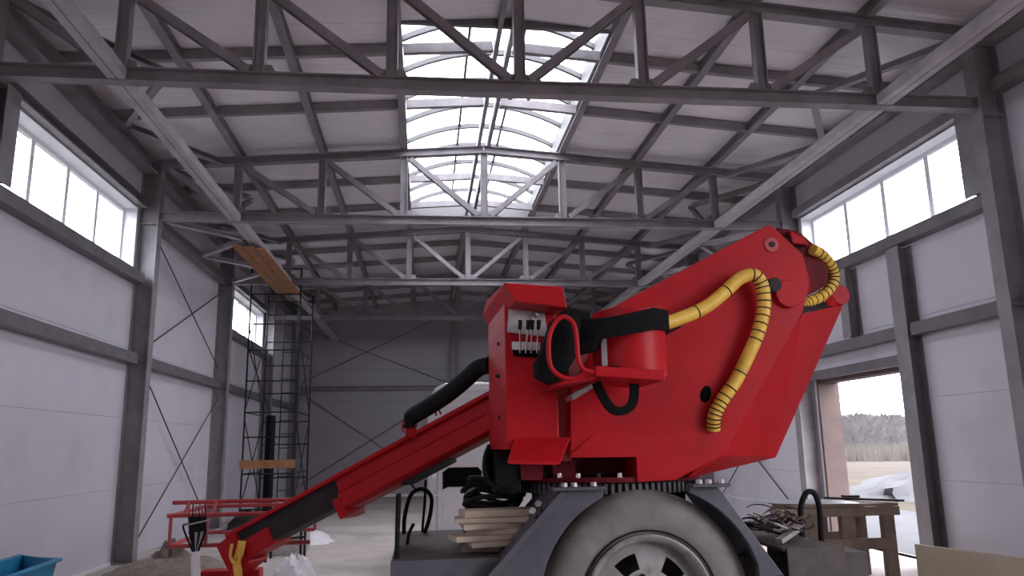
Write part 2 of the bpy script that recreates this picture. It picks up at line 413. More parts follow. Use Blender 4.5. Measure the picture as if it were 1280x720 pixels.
# ------------------------------------------------------------------ girts and eave beams, one per bay
YS = [2.65] + TR + [YB-.12]
bayname = ['beside the photographer, added for daylight', 'in the nearest bay', 'in the bay with the wall cross-bracing', 'in the third bay', 'in the far bay']
for side, xf, s_ in (('left', WL, -1), ('right', WR, 1)):
    xg = xf - s_*.085
    for i in range(5):
        a, b = YS[i]+.105, YS[i+1]-.105
        pr = cprof(.16, .16, .012) if s_ > 0 else [(-p, q) for p, q in cprof(.16, .16, .012)]
        o = MB().ext((xg, a, 3.03), (xg, b, 3.03), pr).build('wall_rail', 'rail_steel'); tag(o, 'grey steel middle rail on the %s wall %s' % (side, bayname[i]), 'rail', 'horizontal wall rails')
        if i in (1, 3) :
            o = MB().ext((xg, a, 4.29), (xg, b, 4.29), pr).build('sill_rail', 'rail_steel'); tag(o, 'grey steel rail under the %s strip window %s' % (side, bayname[i]), 'rail', 'rails under the windows')
            o = MB().ext((xf - s_*.06, a, 5.53), (xf - s_*.06, b, 5.53), cprof(.12, .14, .01)).build('head_rail', 'steel'); tag(o, 'dark steel rail above the %s strip window %s' % (side, bayname[i]), 'rail', 'rails above the windows')
        if i == 0:
            o = MB().ext((xg, a, 5.53), (xg, b, 5.53), pr).build('upper_rail', 'rail_steel'); tag(o, 'dark steel upper rail on the %s wall beside the photographer' % side, 'rail', 'upper wall rails')
        o = MB().ext((xf - s_*.13, a, 6.15), (xf - s_*.13, b, 6.15), hprof(.22, .22, .014)).build('eave_beam', 'steel'); tag(o, 'dark steel eave beam along the %s wall %s' % (side, bayname[i]), 'beam', 'eave beams')
        if i == 2:
            o = MB().ext((xf - s_*.10, a, 5.36), (xf - s_*.10, b, 5.36), hprof(.18, .20, .012)).build('wall_beam', 'steel'); tag(o, 'dark steel beam above the cross-bracing on the %s wall' % side, 'beam', 'beams above the wall bracing')
MB_l = MB().ext((WR-.06, GATE[0]-.15, 2.67), (WR-.06, 12.44, 2.67), cprof(.12, .13, .01)).build('gate_lintel', 'rail_steel'); tag(MB_l, 'grey steel lintel over the gateway', 'lintel')
o = MB().ext((WL+.2, YB-.09, 3.66), (XC-.1, YB-.09, 3.66), cprof(.14, .14, .01)).build('gable_rail', 'steel'); tag(o, 'grey steel rail across the left half of the far wall', 'rail', 'far wall rails')
o = MB().ext((XC+.1, YB-.09, 3.66), (WR-.2, YB-.09, 3.66), cprof(.14, .14, .01)).build('gable_rail', 'steel'); tag(o, 'grey steel rail across the right half of the far wall', 'rail', 'far wall rails')

# ------------------------------------------------------------------ bracing rods
def rod(p0, p1, lab, grp):
    o = MB().tube([p0, p1], .013, 6).build('bracing_rod', 'rod'); tag(o, lab, 'brace', grp)
    return o
xl = WL+.10
for side, xr_ in (('left', WL+.10), ('right', WR-.10)):
    rod((xr_, 12.72, 5.24), (xr_, 17.4, 3.38), 'thin upper bracing rod falling away from the camera on the %s wall' % side, 'wall bracing rods')
    rod((xr_+.026, 12.72, 3.2), (xr_+.026, 17.4, 5.1), 'thin upper bracing rod rising away from the camera on the %s wall' % side, 'wall bracing rods')
    rod((xr_, 12.72, 3.0), (xr_, 17.4, .08), 'thin lower bracing rod falling away from the camera on the %s wall' % side, 'wall bracing rods')
    rod((xr_+.026, 12.72, .05), (xr_+.026, 17.4, 2.72), 'thin lower bracing rod rising away from the camera on the %s wall' % side, 'wall bracing rods')
yb = YB-.04
for a, b, lab in (((-4.2, 5.79), (.93, 3.79), 'upper rod sloping down to the right on left half of far wall'), ((-4.2, 3.88), (.93, 6.34), 'upper rod sloping up to the right on left half of far wall'),
                  ((-4.2, 3.51), (.93, .0+.05), 'lower rod sloping down to the right on left half of far wall'), ((-4.2, .40), (.93, 3.58), 'lower rod sloping up to the right on left half of far wall')):
    off = 0 if 'down' in lab else -.026
    rod((a[0], yb+off, a[1]), (b[0], yb+off, b[1]), lab, 'far wall bracing rods')

# ------------------------------------------------------------------ trusses
tname = ['nearest wide steel roof truss with bolted web members crossing the top of the view', 'second steel roof truss under the middle of the skylight', 'third steel roof truss just beyond the skylight', 'fourth and farthest steel roof truss, small and dark']
def truss(y, lab, m_):
    o = thing('roof_truss', lab, 'truss', (XC, y, ZC), 'steel roof trusses')
    a, b = XL, XR
    def zb(x): return zt(x)-.27
    MB().ext((a, y, ZC+.075), (b, y, ZC+.075), hprof(.14, .15, .012)).build('bottom_chord', m_, o)
    for x0, x1 in ((a-.3, XC), (XC, b+.3)):
        zc0, zc1 = zt(x0)-.205, zt(x1)-.205
        MB().ext((x0, y, zc0), (x1, y, zc1), hprof(.14, .13, .012)).build('top_chord', m_, o)
    hp = hprof(.13, .12, .012)
    for x in NODES:
        MB().ext((x, y, ZC+.15), (x, y, zb(x)+.005), [(q, p) for p, q in hprof(.11, .12, .012)], up=(0, 1, 0)).build('web_post', m_, o)
    xs = [a] + NODES + [b]
    for i in range(4):
        for p, q in ((xs[i], xs[i+1]), (xs[8-i], xs[7-i])):
            s_ = 1 if q > p else -1
            p0 = Vector((p + s_*.10, y, zb(p)-.03)); p1 = Vector((q - s_*.10, y, ZC+.17))
            MB().ext(p0, p1, hprof(.09, .10, .012), up=(0, 1, 0)).build('diagonal', m_, o)
    for x in NODES[:]:
        w_ = .26 if abs(x-XC) < .1 else .18
        MB().prism([(x-w_, y-.009, ZC+.151), (x+w_, y-.009, ZC+.151), (x+w_*.7, y-.009, ZC+.25), (x-w_*.7, y-.009, ZC+.25)], (0, .018, 0)).build('gusset_plate', m_, o)
    for s_ in (-1, 1):
        MB().box(XC-.02 + s_*.1, XC+.02 + s_*.1, y-.08, y+.08, ZC-.012, ZC).build('splice_bolt', m_, o)
    return o
for k, y in enumerate(TR): truss(y, tname[k], 'steel')

# longitudinal roof beams on the top chords
rn = ['left-hand outer', 'left-hand middle', 'left-hand skylight-edge', None, 'right-hand skylight-edge', 'right-hand middle', 'right-hand outer']
for x, nm in zip(NODES, rn):
    if nm is None:
        for dx, side in ((-.085, 'left'), (.085, 'right')):
            z = zt(x+dx)-.07
            o = MB().ext((x+dx, 2.65, z), (x+dx, YB-.01, z), cprof(.06, .138, .008)).build('ridge_beam', 'steel'); tag(o, 'slim %s beam of the pair under the roof ridge' % side, 'beam', 'ridge beams')
        continue
    z = zt(x)-.075
    o = MB().ext((x, 2.65, z), (x, YB-.01, z), hprof(.11, .138, .010)).build('roof_beam', 'steel'); tag(o, 'dark steel %s roof beam running the length of the hall' % nm, 'beam', 'lengthwise roof beams')

# cross beams between them at third points of the bays
k = 0
for i in range(4):
    a = TR[i]; b = TR[i+1] if i < 3 else YB
    for f in (1/3, 2/3):
        y = a + (b-a)*f
        o = thing('cross_beam', 'line of roof cross beams, %s beyond the nearest truss' % ['first', 'second', 'third', 'fourth', 'fifth', 'sixth', 'seventh', 'eighth'][k], 'beam', (XC, y, zt(XC)), 'roof cross beams')
        k += 1
        xs = [WL+.02] + NODES + [WR-.02]
        for p, q in zip(xs, xs[1:]):
            e = .06
            pa = p + (.13 if abs(p-XC) < .01 else e); qa = q - (.13 if abs(q-XC) < .01 else e)
            MB().ext((pa, y, zt(pa)-.075), (qa, y, zt(qa)-.075), [(-p_, q_) for p_, q_ in cprof(.08, .13, .008)]).build('beam_segment', 'steel', o)
        

# longitudinal struts at the bottom chords (pairs of angles)
for x, nm in ((NODES[0], 'left'), (NODES[6]+.03, 'right')):
    ys = [2.65] + TR + [YB-.05]
    for i in range(5):
        a, b = ys[i]+.08, ys[i+1]-.08
        mb = MB()
        for dx in (-.048, .048):
            mb.ext((x+dx, a, ZC+.06), (x+dx, b, ZC+.06), [(-.042, -.055), (.042, -.055), (.042, .055), (-.042, .055)])
        o = mb.build('tie_strut', 'steel_light'); tag(o, 'paired-angle %s strut between bottom chords %s' % (nm, bayname[i] if i != 2 else 'in the second bay'), 'strut', 'lengthwise struts')

# zigzag wind bracing beside the eaves, at roof level and at bottom chord level
def zig(pts, z, nm, lab):
    o = thing('wind_bracing', lab, 'bracing', (pts[0][0], pts[0][1], z), 'zigzag wind bracing')
    for p, q in zip(pts, pts[1:]):
        p = Vector((*p, z)); q = Vector((*q, z)); d = (q-p).normalized()*.07
        MB().ext(p+d, q-d, cprof(.09, .08, .008)).build('brace_bar', 'steel_light' if 'bottom' in nm else 'steel', o)
for side, xo, xi in (('left', XL-.02, NODES[0]-.12), ('right', XR+.02, NODES[6]+.16)):
    for i in range(4):
        a = TR[i]; b = TR[i+1] if i < 3 else YB-.1
        zig([(xo, a+.08), (xi, a+(b-a)/3), (xo, a+(b-a)*2/3), (xi, b-.08)], 6.22 - .0, 'roof', 'zigzag brace bars by the %s eave, %s' % (side, ['nearest bay', 'second bay', 'third bay', 'far bay'][i]))
        if i == 1 or (i == 2 and side == 'right'):
            zig([(xo, a+.08), (xi, a+(b-a)/4), (xo, a+(b-a)/2), (xi, a+(b-a)*3/4), (xo, b-.08)], ZC+.05, 'bottom', 'pale zigzag brace bars level with bottom chord, %s side, %s' % (side, ['', 'second bay', 'third bay'][i]))

# ================================================================== the boom lift truck
def px(pts, y): return [at(u, v, y=y) for u, v in pts]
lift = thing('boom_lift_truck', 'red truck-mounted boom lift with folded boom, operator seat and grey wheel', 'boom lift', (1.35, 5.4, 0))
ZD = .95
# deck and chassis
for a in ((-.19, .515, 4.80, 6.5), (.52, 2.215, 5.45, 6.5), (2.22, 2.62, 4.80, 6.5)):
    MB().box(*a, ZD-.02, ZD).build('deck_plate', 'deck', lift, bevel=.006)
MB().box(-.19, .50, 4.785, 4.80, ZD-.30, ZD+.004).build('deck_skirt', 'fender', lift, bevel=.006)
MB().box(2.24, 2.62, 4.785, 4.80, ZD-.30, ZD+.004).build('deck_skirt', 'deck', lift, bevel=.006)
MB().box(-.19, -.175, 4.81, 6.5, ZD-.22, ZD-.022).build('deck_skirt', 'fender', lift, bevel=.006)
for y in (5.1, 5.95):
    MB().box(-.10, 2.55, y-.05, y+.05, .62, .88).build('chassis_rail', 'dark_metal', lift)
# fender of bent plate over the wheel
top = 1.335; wx = 1.364
prof = [(.33, .80), (.82, top), (1.80, top), (2.18, .80)]
for (x0, z0), (x1, z1) in zip(prof, prof[1:]):
    dx, dz = x1-x0, z1-z0; L_ = math.hypot(dx, dz); nx, nz = -dz/L_*.02, dx/L_*.02
    ya = 5.20 if z0 == z1 else 4.78
    MB().prism([(x0, ya, z0), (x1, ya, z1), (x1-nx, ya, z1-nz), (x0-nx, ya, z0-nz)], (0, 5.44-ya, 0)).build('fender_plate', 'fender', lift, bevel=.004)
def arcz(x): return .66 + math.sqrt(.69**2 - (x-wx)**2)
la = [(1.08 - .39*k_/10, arcz(1.08 - .39*k_/10)) for k_ in range(11)] + [(wx-.675, .80)]
ra = [(wx+.66, .80)] + [(2.02 - .40*k_/10, arcz(2.02 - .40*k_/10)) for k_ in range(11)]
MB().prism([(x, 4.72, z) for x, z in [(.33, .80), (.82, top), (1.08, top)] + la], (0, .055, 0)).build('fender_skirt', 'fender', lift, bevel=.006)
MB().prism([(x, 4.72, z) for x, z in [(1.62, top), (1.80, top), (2.18, .80)] + ra], (0, .055, 0)).build('fender_skirt', 'fender', lift, bevel=.006)
MB().prism([(.30, 4.695, .79), (.355, 4.695, .79), (.86, 4.695, top-.02), (.82, 4.695, top)], (0, .024, 0)).build('fender_flange', 'fender', lift, bevel=.004)
MB().box(.76, 1.08, 4.66, 4.78, top, top+.02).build('fender_flange', 'fender', lift, bevel=.004)
MB().box(1.62, 1.86, 4.66, 4.78, top, top+.02).build('fender_flange', 'fender', lift, bevel=.004)
for x in (.84, .90, 1.02, 1.68, 1.74, 1.82):
    MB().lathe((x, 4.72, top+.02), (0, 0, 1), [(0, .024), (.020, .024), (.022, 0), (0, 0)], 6).build('bolt', 'plate_grey', lift)
for x, z in ((.655, 1.19), (.69, 1.23)):
    MB().tube([(x+.03, 4.80, z-.04), (x-.01, 4.70, z+.03)], .012, 8).build('bolt', 'chrome', lift)
    MB().lathe((x-.01, 4.70, z+.03), (-.3, -.8, .4), [(0, .012), (.022, .012), (.022, -.012), (0, -.012)], 6).build('bolt', 'chrome', lift)
# wheel on the floor: tyre, rim, hub
def wheel(cx, yf, lab=None, full=True):
    c = (cx, yf, .66); A = (0, 1, 0)
    wh = MB().lathe(c, A, [(.395, .03), (.42, .012), (.50, -.004), (.575, .012), (.62, .045), (.648, .085), (.658, .13), (.658, .24), (.65, .30), (.62, .34), (.50, .365), (.395, .355)], 72).build('tyre', 'tyre', lift)
    if not full: return wh
    MB().lathe(c, A, [(.425, .006), (.425, -.004), (.42, -.006), (.415, .006)], 72, True).build('bead_line', 'black', wh)
    rim = MB().lathe(c, A, [(.400, .030), (.398, -.002), (.385, -.012), (.368, -.004), (.352, .02), (.345, .09), (.335, .10), (.33, .20)], 64).build('rim', 'rim', wh)
    # disc with six hand holes
    n = 70; mb = MB(); R1, R2, R3, R4 = .10, .19, .285, .345
    def ring(r, y): return [(cx + r*cos(2*pi*i/n), yf+y, .66 + r*sin(2*pi*i/n)) for i in range(n)]
    def dz(r): return .045 + (r-.10)*.22
    rs = [ring(r, dz(r)) for r in (R1, R2, R3, R4)]
    base = len(mb.v); mb.v += [q for rr in rs for q in rr]
    for i in range(n):
        j = (i+1) % n
        for k_ in range(3):
            if k_ == 1 and (i+8) % 14 < 6: continue
            mb.f.append((k_*n+i, k_*n+j, (k_+1)*n+j, (k_+1)*n+i))
    mb.smooth = True
    mb.build('wheel_disc', 'rim', wh)
    MB().lathe(c, A, [(.0, .20), (.34, .20), (.34, .21), (0, .21)], 40).build('brake_drum', 'dark_metal', wh)
    MB().lathe(c, A, [(0, -.05), (.05, -.05), (.07, -.03), (.085, .02), (.10, .05)], 32).build('hub', 'rim', wh)
    for i in range(8):
        a = 2*pi*i/8+.2
        MB().lathe((cx + .148*cos(a), yf+.02, .66 + .148*sin(a)), A, [(0, 0), (.016, 0), (.02, .045), (0, .045)], 6).build('wheel_nut', 'dark_metal', wh)
    return wh
wheel(wx, 4.80)
MB().lathe((wx, 5.66, .66), (0, 1, 0), [(.30, .03), (.50, -.004), (.625, .045), (.658, .14), (.658, .36), (.62, .42), (.30, .44)], 48).build('tyre', 'tyre', lift)
MB().tube([(wx, 5.0, .66), (wx, 6.2, .66)], .07, 12).build('axle', 'dark_metal', lift)
# pedestal, turntable ring gear
PC = (1.30, 5.55)
MB().lathe((*PC, ZD), (0, 0, 1), [(0, 0), (.54, 0), (.54, .33), (0, .33)], 40).build('pedestal', 'dark_metal', lift)
rg = MB().lathe((*PC, 1.285), (0, 0, 1), [(0, 0), (.60, 0), (.60, .075), (0, .075)], 60).build('ring_gear', 'dark_metal', lift)
mb = MB()
for i in range(90):
    a = 2*pi*i/90; r = .615
    mb.bar((PC[0]+r*cos(a), PC[1]+r*sin(a), 1.29), (PC[0]+r*cos(a), PC[1]+r*sin(a), 1.355), .022, .04, up=(cos(a), sin(a), 0))
o = mb.build('gear_teeth', 'steel_dark', rg); o['kind'] = 'stuff'
fg = MB().lathe((*PC, 1.365), (0, 0, 1), [(0, 0), (.66, 0), (.66, .03), (0, .03)], 60).build('turntable_flange', 'red_dark', lift)
for i in range(30):
    a = 2*pi*i/30
    MB().lathe((PC[0]+.635*cos(a), PC[1]+.635*sin(a), 1.395), (0, 0, 1), [(0, .028), (.015, .028), (.017, 0)], 6).build('flange_bolt', 'chrome' if i % 3 else 'dark_metal', fg)

# turret body
YT = 4.9; YK = 5.95
core = px([(713, 571), (713, 488), (768, 388), (940, 298), (975, 392), (1003, 392), (903, 570), (845, 600), (797, 603), (795, 571)], YT)
tb = MB().prism(core, (0, YK-YT, 0)).build('turret_body', 'red', lift, bevel=.012)
F1, F2 = px([(903, 570), (1003, 392)], YT-.03); R1, R2 = px([(970, 572), (1055, 380)], 5.38)
def sy(p, y): return Vector((p.x, y, p.z))
MB().hull([F1, F2, R1, R2, sy(R1, 5.47), sy(R2, 5.47), sy(F1, YK), sy(F2, YK)] + px([(860, 598)], YT) + [sy(px([(860, 598)], YT)[0], YK)]).build('tapered_end', 'red', tb, bevel=.01)
# cheek plates that hold the boom knuckle
ck = [(713, 571), (713, 488), (765, 384), (960, 281), (966, 283), (1004, 318), (1013, 352), (1003, 392), (903, 570), (845, 600), (797, 603), (795, 571)]
MB().prism(px(ck, YT-.03), (0, .05, 0)).build('cheek_plate', 'red', tb, bevel=.006)
ckf = [sy(p, 5.55) for p in px(ck[2:8] + [(975, 400)], YT)]
MB().prism(ckf, (0, .05, 0)).build('cheek_plate', 'red', tb, bevel=.006)
def disc(c, r, y0, y1, n=28): return MB().lathe((c.x, y0, c.z), (0, 1, 0), [(0, 0), (r, 0), (r, y1-y0), (0, y1-y0)], n)
e1 = px([(984, 368)], YT-.03)[0]
disc(e1, .095, YT-.065, YT-.02).build('pivot_boss', 'red', tb, bevel=.006)
disc(px([(968, 356)], YT-.07)[0], .048, YT-.085, YT-.03).build('pivot_pin', 'dark_metal', tb, bevel=.006)
disc(px([(964, 306)], YT-.03)[0], .052, YT-.04, YT-.02).build('inspection_cap', 'red_faded', tb, bevel=.004)
disc(px([(964, 306)], YT-.03)[0], .02, YT-.048, YT-.035).build('cap_screw', 'dark_metal', tb)
e2 = px([(1043, 371)], 5.40)[0]
disc(e2, .075, 5.31, 5.42).build('pivot_boss', 'red', tb, bevel=.006)
# knuckle link between the cheeks, with pin
a0, a1 = px([(950, 330), (1012, 358)], 5.2)
MB().tube([e1 + Vector((0, .06, 0)), at(1016, 357, y=5.26)], .05, 16).build('pivot_tube', 'red', tb)
MB().prism([sy(p, 5.0) for p in px([(935, 318), (963, 286), (1002, 318), (1008, 345), (992, 388), (960, 388)], YT)], (0, .5, 0)).build('knuckle_link', 'dark_metal', tb, bevel=.02)
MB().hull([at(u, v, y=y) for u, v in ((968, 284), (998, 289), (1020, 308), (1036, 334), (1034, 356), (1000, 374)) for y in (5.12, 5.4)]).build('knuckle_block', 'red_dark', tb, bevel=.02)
MB().hull([at(u, v, y=y) for u, v in ((986, 288), (1003, 295), (1012, 307), (990, 305)) for y in (5.05, 5.14)]).build('knuckle_cap', 'red', tb, bevel=.015)
MB().hull([at(1022, 362, y=5.3), at(1050, 358, y=5.38), at(1055, 381, y=5.38), at(1036, 384, y=5.25), at(1022, 362, y=5.4), at(1050, 358, y=5.46), at(1055, 381, y=5.46)]).build('ear_plate', 'red', tb, bevel=.01)
for i in range(5):
    p = [at(958+4*i, 292+3*i, y=5.05+.09*i), at(985+3*i, 300+3*i, y=5.05+.09*i), at(1003+3*i, 322+2*i, y=5.05+.09*i), at(1006+2*i, 352, y=5.08+.08*i), at(1000, 378, y=5.1+.07*i)]
    MB().tube(p, .016, 8).build('hydraulic_hose', 'black', tb)
# dark slab for the knuckle slot's shade; near-black disc for the inspection hole's dark
sl = px([(1003, 384), (1040, 372), (1046, 383), (1006, 391)], 5.1)
MB().prism([at(1003, 391, y=4.93), at(1000, 380, y=5.0), at(1030, 378, y=5.3), at(1044, 385, y=5.3)], (0, 0, .006)).build('slot_shade', 'dark_metal', tb)
hc = px([(880, 493)], YT)[0]
MB().prism([(hc.x + .036*cos(a) + .012*sin(a), YT-.0345, hc.z + .054*sin(a)) for a in [2*pi*k_/24 for k_ in range(24)]], (0, .004, 0)).build('access_hole', 'hole', tb)
# lower ledge across the front of the turret
p = px([(713, 572), (745, 540), (845, 544), (795, 571)], YT-.03)
MB().hull([Vector((q.x, q.y-.002, q.z)) for q in p] + [Vector((p[0].x, YT-.045, p[0].z)), Vector((p[3].x, YT-.045, p[3].z)), Vector((p[0].x, YT-.045, p[0].z+.02)), Vector((p[3].x, YT-.045, p[3].z+.02))]).build('ledge', 'red', tb)
MB().box(.80, 1.75, 5.22, 5.9, 1.40, 1.56).build('turret_base', 'red_dark', tb, bevel=.008)  # dark red carries the shade of the recess
q = px([(712, 572), (735, 572), (735, 603), (712, 603)], 4.98)
for u0 in (650, 690):
    q = px([(u0, 575), (u0+30, 575), (u0+28, 600), (u0+2, 600)], 5.12)
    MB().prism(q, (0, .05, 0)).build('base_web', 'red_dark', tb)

# control console with hood, levers and label plate
YCf = 4.66
x0 = at(632, 480, y=YCf).x; x1 = at(697, 480, y=YCf).x; xb0 = at(611, 480, y=5.25).x
zb_, zt_ = at(640, 562, y=YCf).z, at(640, 372, y=YCf).z
con = MB().prism([(x0, YCf, zb_), (x1, YCf, zb_), (x1, 5.25, zb_), (xb0, 5.25, zb_)], (0, 0, zt_-zb_)).build('control_console', 'red', lift, bevel=.008)
fr = px([(631, 353), (704, 358), (709, 385), (644, 377)], 4.45)
bk = px([(603, 394), (612, 410), (608, 376)], 5.25)
MB().hull(fr + [sy(fr[1], 5.25), sy(fr[2], 5.25)] + bk + [sy(fr[0], 4.62) + Vector((0, 0, .0))]).build('hood', 'red', con, bevel=.006)
pl = px([(636, 383), (680, 386), (685, 421), (634, 415)], 4.645)
MB().prism(pl, (0, .012, 0)).build('instrument_plate', 'plate_grey', con)
pl = px([(640, 427), (675, 428), (675, 438), (640, 437)], 4.65)
MB().prism(pl, (0, .008, 0)).build('label_strip', 'white_plastic', con)
pl = px([(641, 437), (673, 439), (672, 447), (643, 445)], 4.648)
MB().prism(pl, (0, .012, 0)).build('lever_slot', 'hole', con)
for (ub, ut) in ((650, 650), (657, 660), (664, 665), (671, 673)):
    b_ = at(ub, 441, y=4.645); t_ = at(ut, 408, y=4.57)
    lv = MB().tube([b_, t_], .006, 8).build('lever', 'chrome', con)
    k0 = at(ut, 412, y=4.57); k1 = at(ut+.5, 400, y=4.56)
    MB().tube([k0, k1], [.011, .013], 8).build('lever_knob', 'black', lv)
for u, v in ((668, 398), (672, 392)):
    p = at(u, v, y=4.638); MB().lathe((p.x, p.y, p.z), (0, -1, 0), [(.016, 0), (.016, .012), (0, .014)], 14).build('gauge', 'chrome', con)
for u, v in ((625, 522), (624, 430), (622, 470)):
    p = at(u, v, y=4.86); MB().lathe((p.x, p.y, p.z), (-1, -.2, 0), [(.012, -.02), (.012, .012), (0, .014)], 8).build('bolt', 'dark_metal', con)
# sloping foot step under the console
pa = px([(643, 548), (713, 546)], 4.652) + px([(700, 577), (634, 576)], 4.47)
MB().hull(pa + [q + Vector((0, 0, -.014)) for q in pa] + [pa[2] + Vector((-.03, 0, -.02)), pa[3] + Vector((.02, 0, -.02))]).build('foot_step', 'red', lift, bevel=.004)
p = px([(612, 556), (640, 556), (640, 574), (612, 574)], 5.0)
# dark gap structure behind the console
MB().box(at(640, 500, y=5.0).x, at(713, 500, y=5.0).x, 5.0, 5.7, 1.5, 2.35).build('console_support', 'red_faded', lift, bevel=.01)

# operator seat
YS_ = 4.38
seat = MB()
cx, cy = at(786, 430, y=4.45).x, 4.47
zs0, zs1 = at(788, 470, y=4.3).z, at(788, 398, y=4.3).z
prof = []
for i in range(17):
    a = radians(-178 + 285*i/16); prof.append((cos(a), sin(a)))
rx, ry = .222, .235
outer = [(cx + rx*c_, cy + ry*s_) for c_, s_ in prof]; inner = [(cx + (rx-.02)*c_, cy + (ry-.02)*s_) for c_, s_ in prof]
vs = []; n = len(prof)
for i, (c_, s_) in enumerate(prof):
    ztop = zs1 + .085 - .07*max(0, -c_-.5) - .03*abs(s_)**3*(1 if s_ < 0 else .2)
    for (x, y) in (outer[i], inner[i]):
        vs += [(x, y, zs0), (x, y, ztop)]
fs = []
for i in range(n-1):
    a = i*4; b = a+4
    fs += [(a, b, b+1, a+1), (a+2, a+3, b+3, b+2), (a+1, b+1, b+3, a+3), (a, a+2, b+2, b)]
fs += [(0, 1, 3, 2), ((n-1)*4, (n-1)*4+2, (n-1)*4+3, (n-1)*4+1)]
sm = MB().add(vs, fs); sm.smooth = True
st = sm.build('operator_seat', 'red', lift, bevel=.006)
# seat tray and cushion
tr_ = px([(744, 470), (832, 476), (832, 463), (744, 457)], 4.2)
MB().hull([p for p in tr_] + [sy(p, 4.78) for p in tr_]).build('seat_tray', 'red', st, bevel=.008)
tl = px([(688, 484), (745, 474), (745, 458), (700, 478)], 4.25)
MB().hull(tl + [sy(p, 4.7) for p in tl]).build('seat_tray', 'red', st, bevel=.006)
MB().hull([Vector((cx + (rx-.03)*c_, cy + (ry-.03)*s_, z)) for c_, s_ in prof for z in (zs0-.01, zs0+.06)] + [Vector((cx-.22, cy + s_*.2, zs0 + .05)) for s_ in (-1, 1)]).build('seat_cushion', 'fabric_black', st, bevel=.02)
# white reflective strip on the shell
p = at(757, 440, y=cy-ry*.93)
a = radians(-106)
xs_ = at(758, 437, y=4.27).x; ys_ = cy - ry*math.sqrt(max(0, 1-((xs_-cx)/rx)**2))
MB().hull([(xs_-.014, ys_-.001, z_) for z_ in (zs0+.06, zs1-.04)] + [(xs_+.014, ys_-.022, z_) for z_ in (zs0+.06, zs1-.04)] + [(xs_, ys_+.012, z_) for z_ in (zs0+.06, zs1-.04)]).build('pale_strip', 'white_plastic', st)
# black belt wrapped round the shell
def band(pts, up, w_, th):
    mb = MB(); vs = []; fs = []; n = len(pts); up = [Vector(u_) for u_ in up] if isinstance(up, list) else [Vector(up)]*n
    for i, p in enumerate(pts):
        p = Vector(p); d = (Vector(pts[min(i+1, n-1)]) - Vector(pts[max(i-1, 0)])).normalized(); u_ = (up[i] - d*d.dot(up[i])).normalized(); nrm = d.cross(u_)
        ww = w_[i] if isinstance(w_, list) else w_
        vs += [p + u_*ww/2 + nrm*th/2, p + u_*ww/2 - nrm*th/2, p - u_*ww/2 - nrm*th/2, p - u_*ww/2 + nrm*th/2]
    for i in range(n-1):
        for k_ in range(4): fs.append((i*4+k_, i*4+(k_+1) % 4, i*4+4+(k_+1) % 4, i*4+4+k_))
    fs += [(3, 2, 1, 0), ((n-1)*4, (n-1)*4+1, (n-1)*4+2, (n-1)*4+3)]
    mb.add(vs, fs); mb.smooth = True
    return mb
bp = []; ups = []; ws = []
zbn = at(790, 408, y=4.24).z
for (u, v, y, w_) in ((716, 412, 4.30, .14), (735, 413, 4.24, .13), (758, 410, 4.205, .115), (780, 406, 4.20, .115), (800, 402, 4.205, .12), (818, 398, 4.225, .125)):
    bp.append(at(u, v, y=y)); ups.append((0, 0, 1)); ws.append(w_)
bp += [Vector((cx+rx*.93+.005, cy-.13, zbn+.05)), Vector((cx+rx+.02, cy, zbn+.06)), Vector((cx+rx*.9+.01, cy+.14, zbn+.05))]; ups += [(0, 0, 1)]*3; ws += [.12]*3
band(bp, ups, ws, .014).build('belt', 'fabric_black', st)
# padded black arm cushion seen inside the red loop
c0 = at(706, 432, y=4.32)
mb = MB()
path = [at(735, 398, y=4.34), at(718, 400, y=4.33), at(706, 415, y=4.32), at(700, 435, y=4.32), at(692, 452, y=4.31), at(682, 466, y=4.30), at(677, 476, y=4.30)]
mb.tube(path, [.045, .085, .105, .105, .095, .085, .05], 14).build('arm_pad', 'fabric_black', st)
path = [at(722, 425, y=4.36), at(738, 425, y=4.36), at(748, 418, y=4.36)]
MB().tube(path, [.09, .075, .05], 12).build('arm_pad', 'fabric_black', st)
def smooth_path(pts, n=6, closed=False):
    pts = [Vector(p) for p in pts]; out = []; N_ = len(pts)
    for i in range(N_ if closed else N_-1):
        p0 = pts[(i-1) % N_] if (closed or i > 0) else pts[i]; p1 = pts[i]; p2 = pts[(i+1) % N_]
        p3 = pts[(i+2) % N_] if (closed or i+2 < N_) else p2
        for k_ in range(n):
            t = k_/n
            out.append(.5*((2*p1) + (p2-p0)*t + (2*p0-5*p1+4*p2-p3)*t*t + (3*p1-p0-3*p2+p3)*t**3))
    if not closed: out.append(pts[-1])
    return out
lp = [(742, 465), (730, 462), (723, 450), (721, 425), (717, 405), (706, 396), (695, 402), (687, 420), (686, 445), (690, 461), (702, 471), (716, 474)]
MB().tube(smooth_path(px(lp, 4.17), 5), .0135, 10).build('guard_loop', 'red', st)
sp = [(745, 478), (755, 498), (766, 512), (780, 513), (791, 503), (793, 480)]
band(smooth_path(px(sp, 4.42), 5), (0, 1, 0), .03, .05).build('hanging_strap', 'fabric_black', st)
q = px([(714, 494), (740, 479), (743, 484), (717, 500)], 4.55)
MB().prism(q, (0, .25, 0)).build('bracket_plate', 'plate_grey', st)

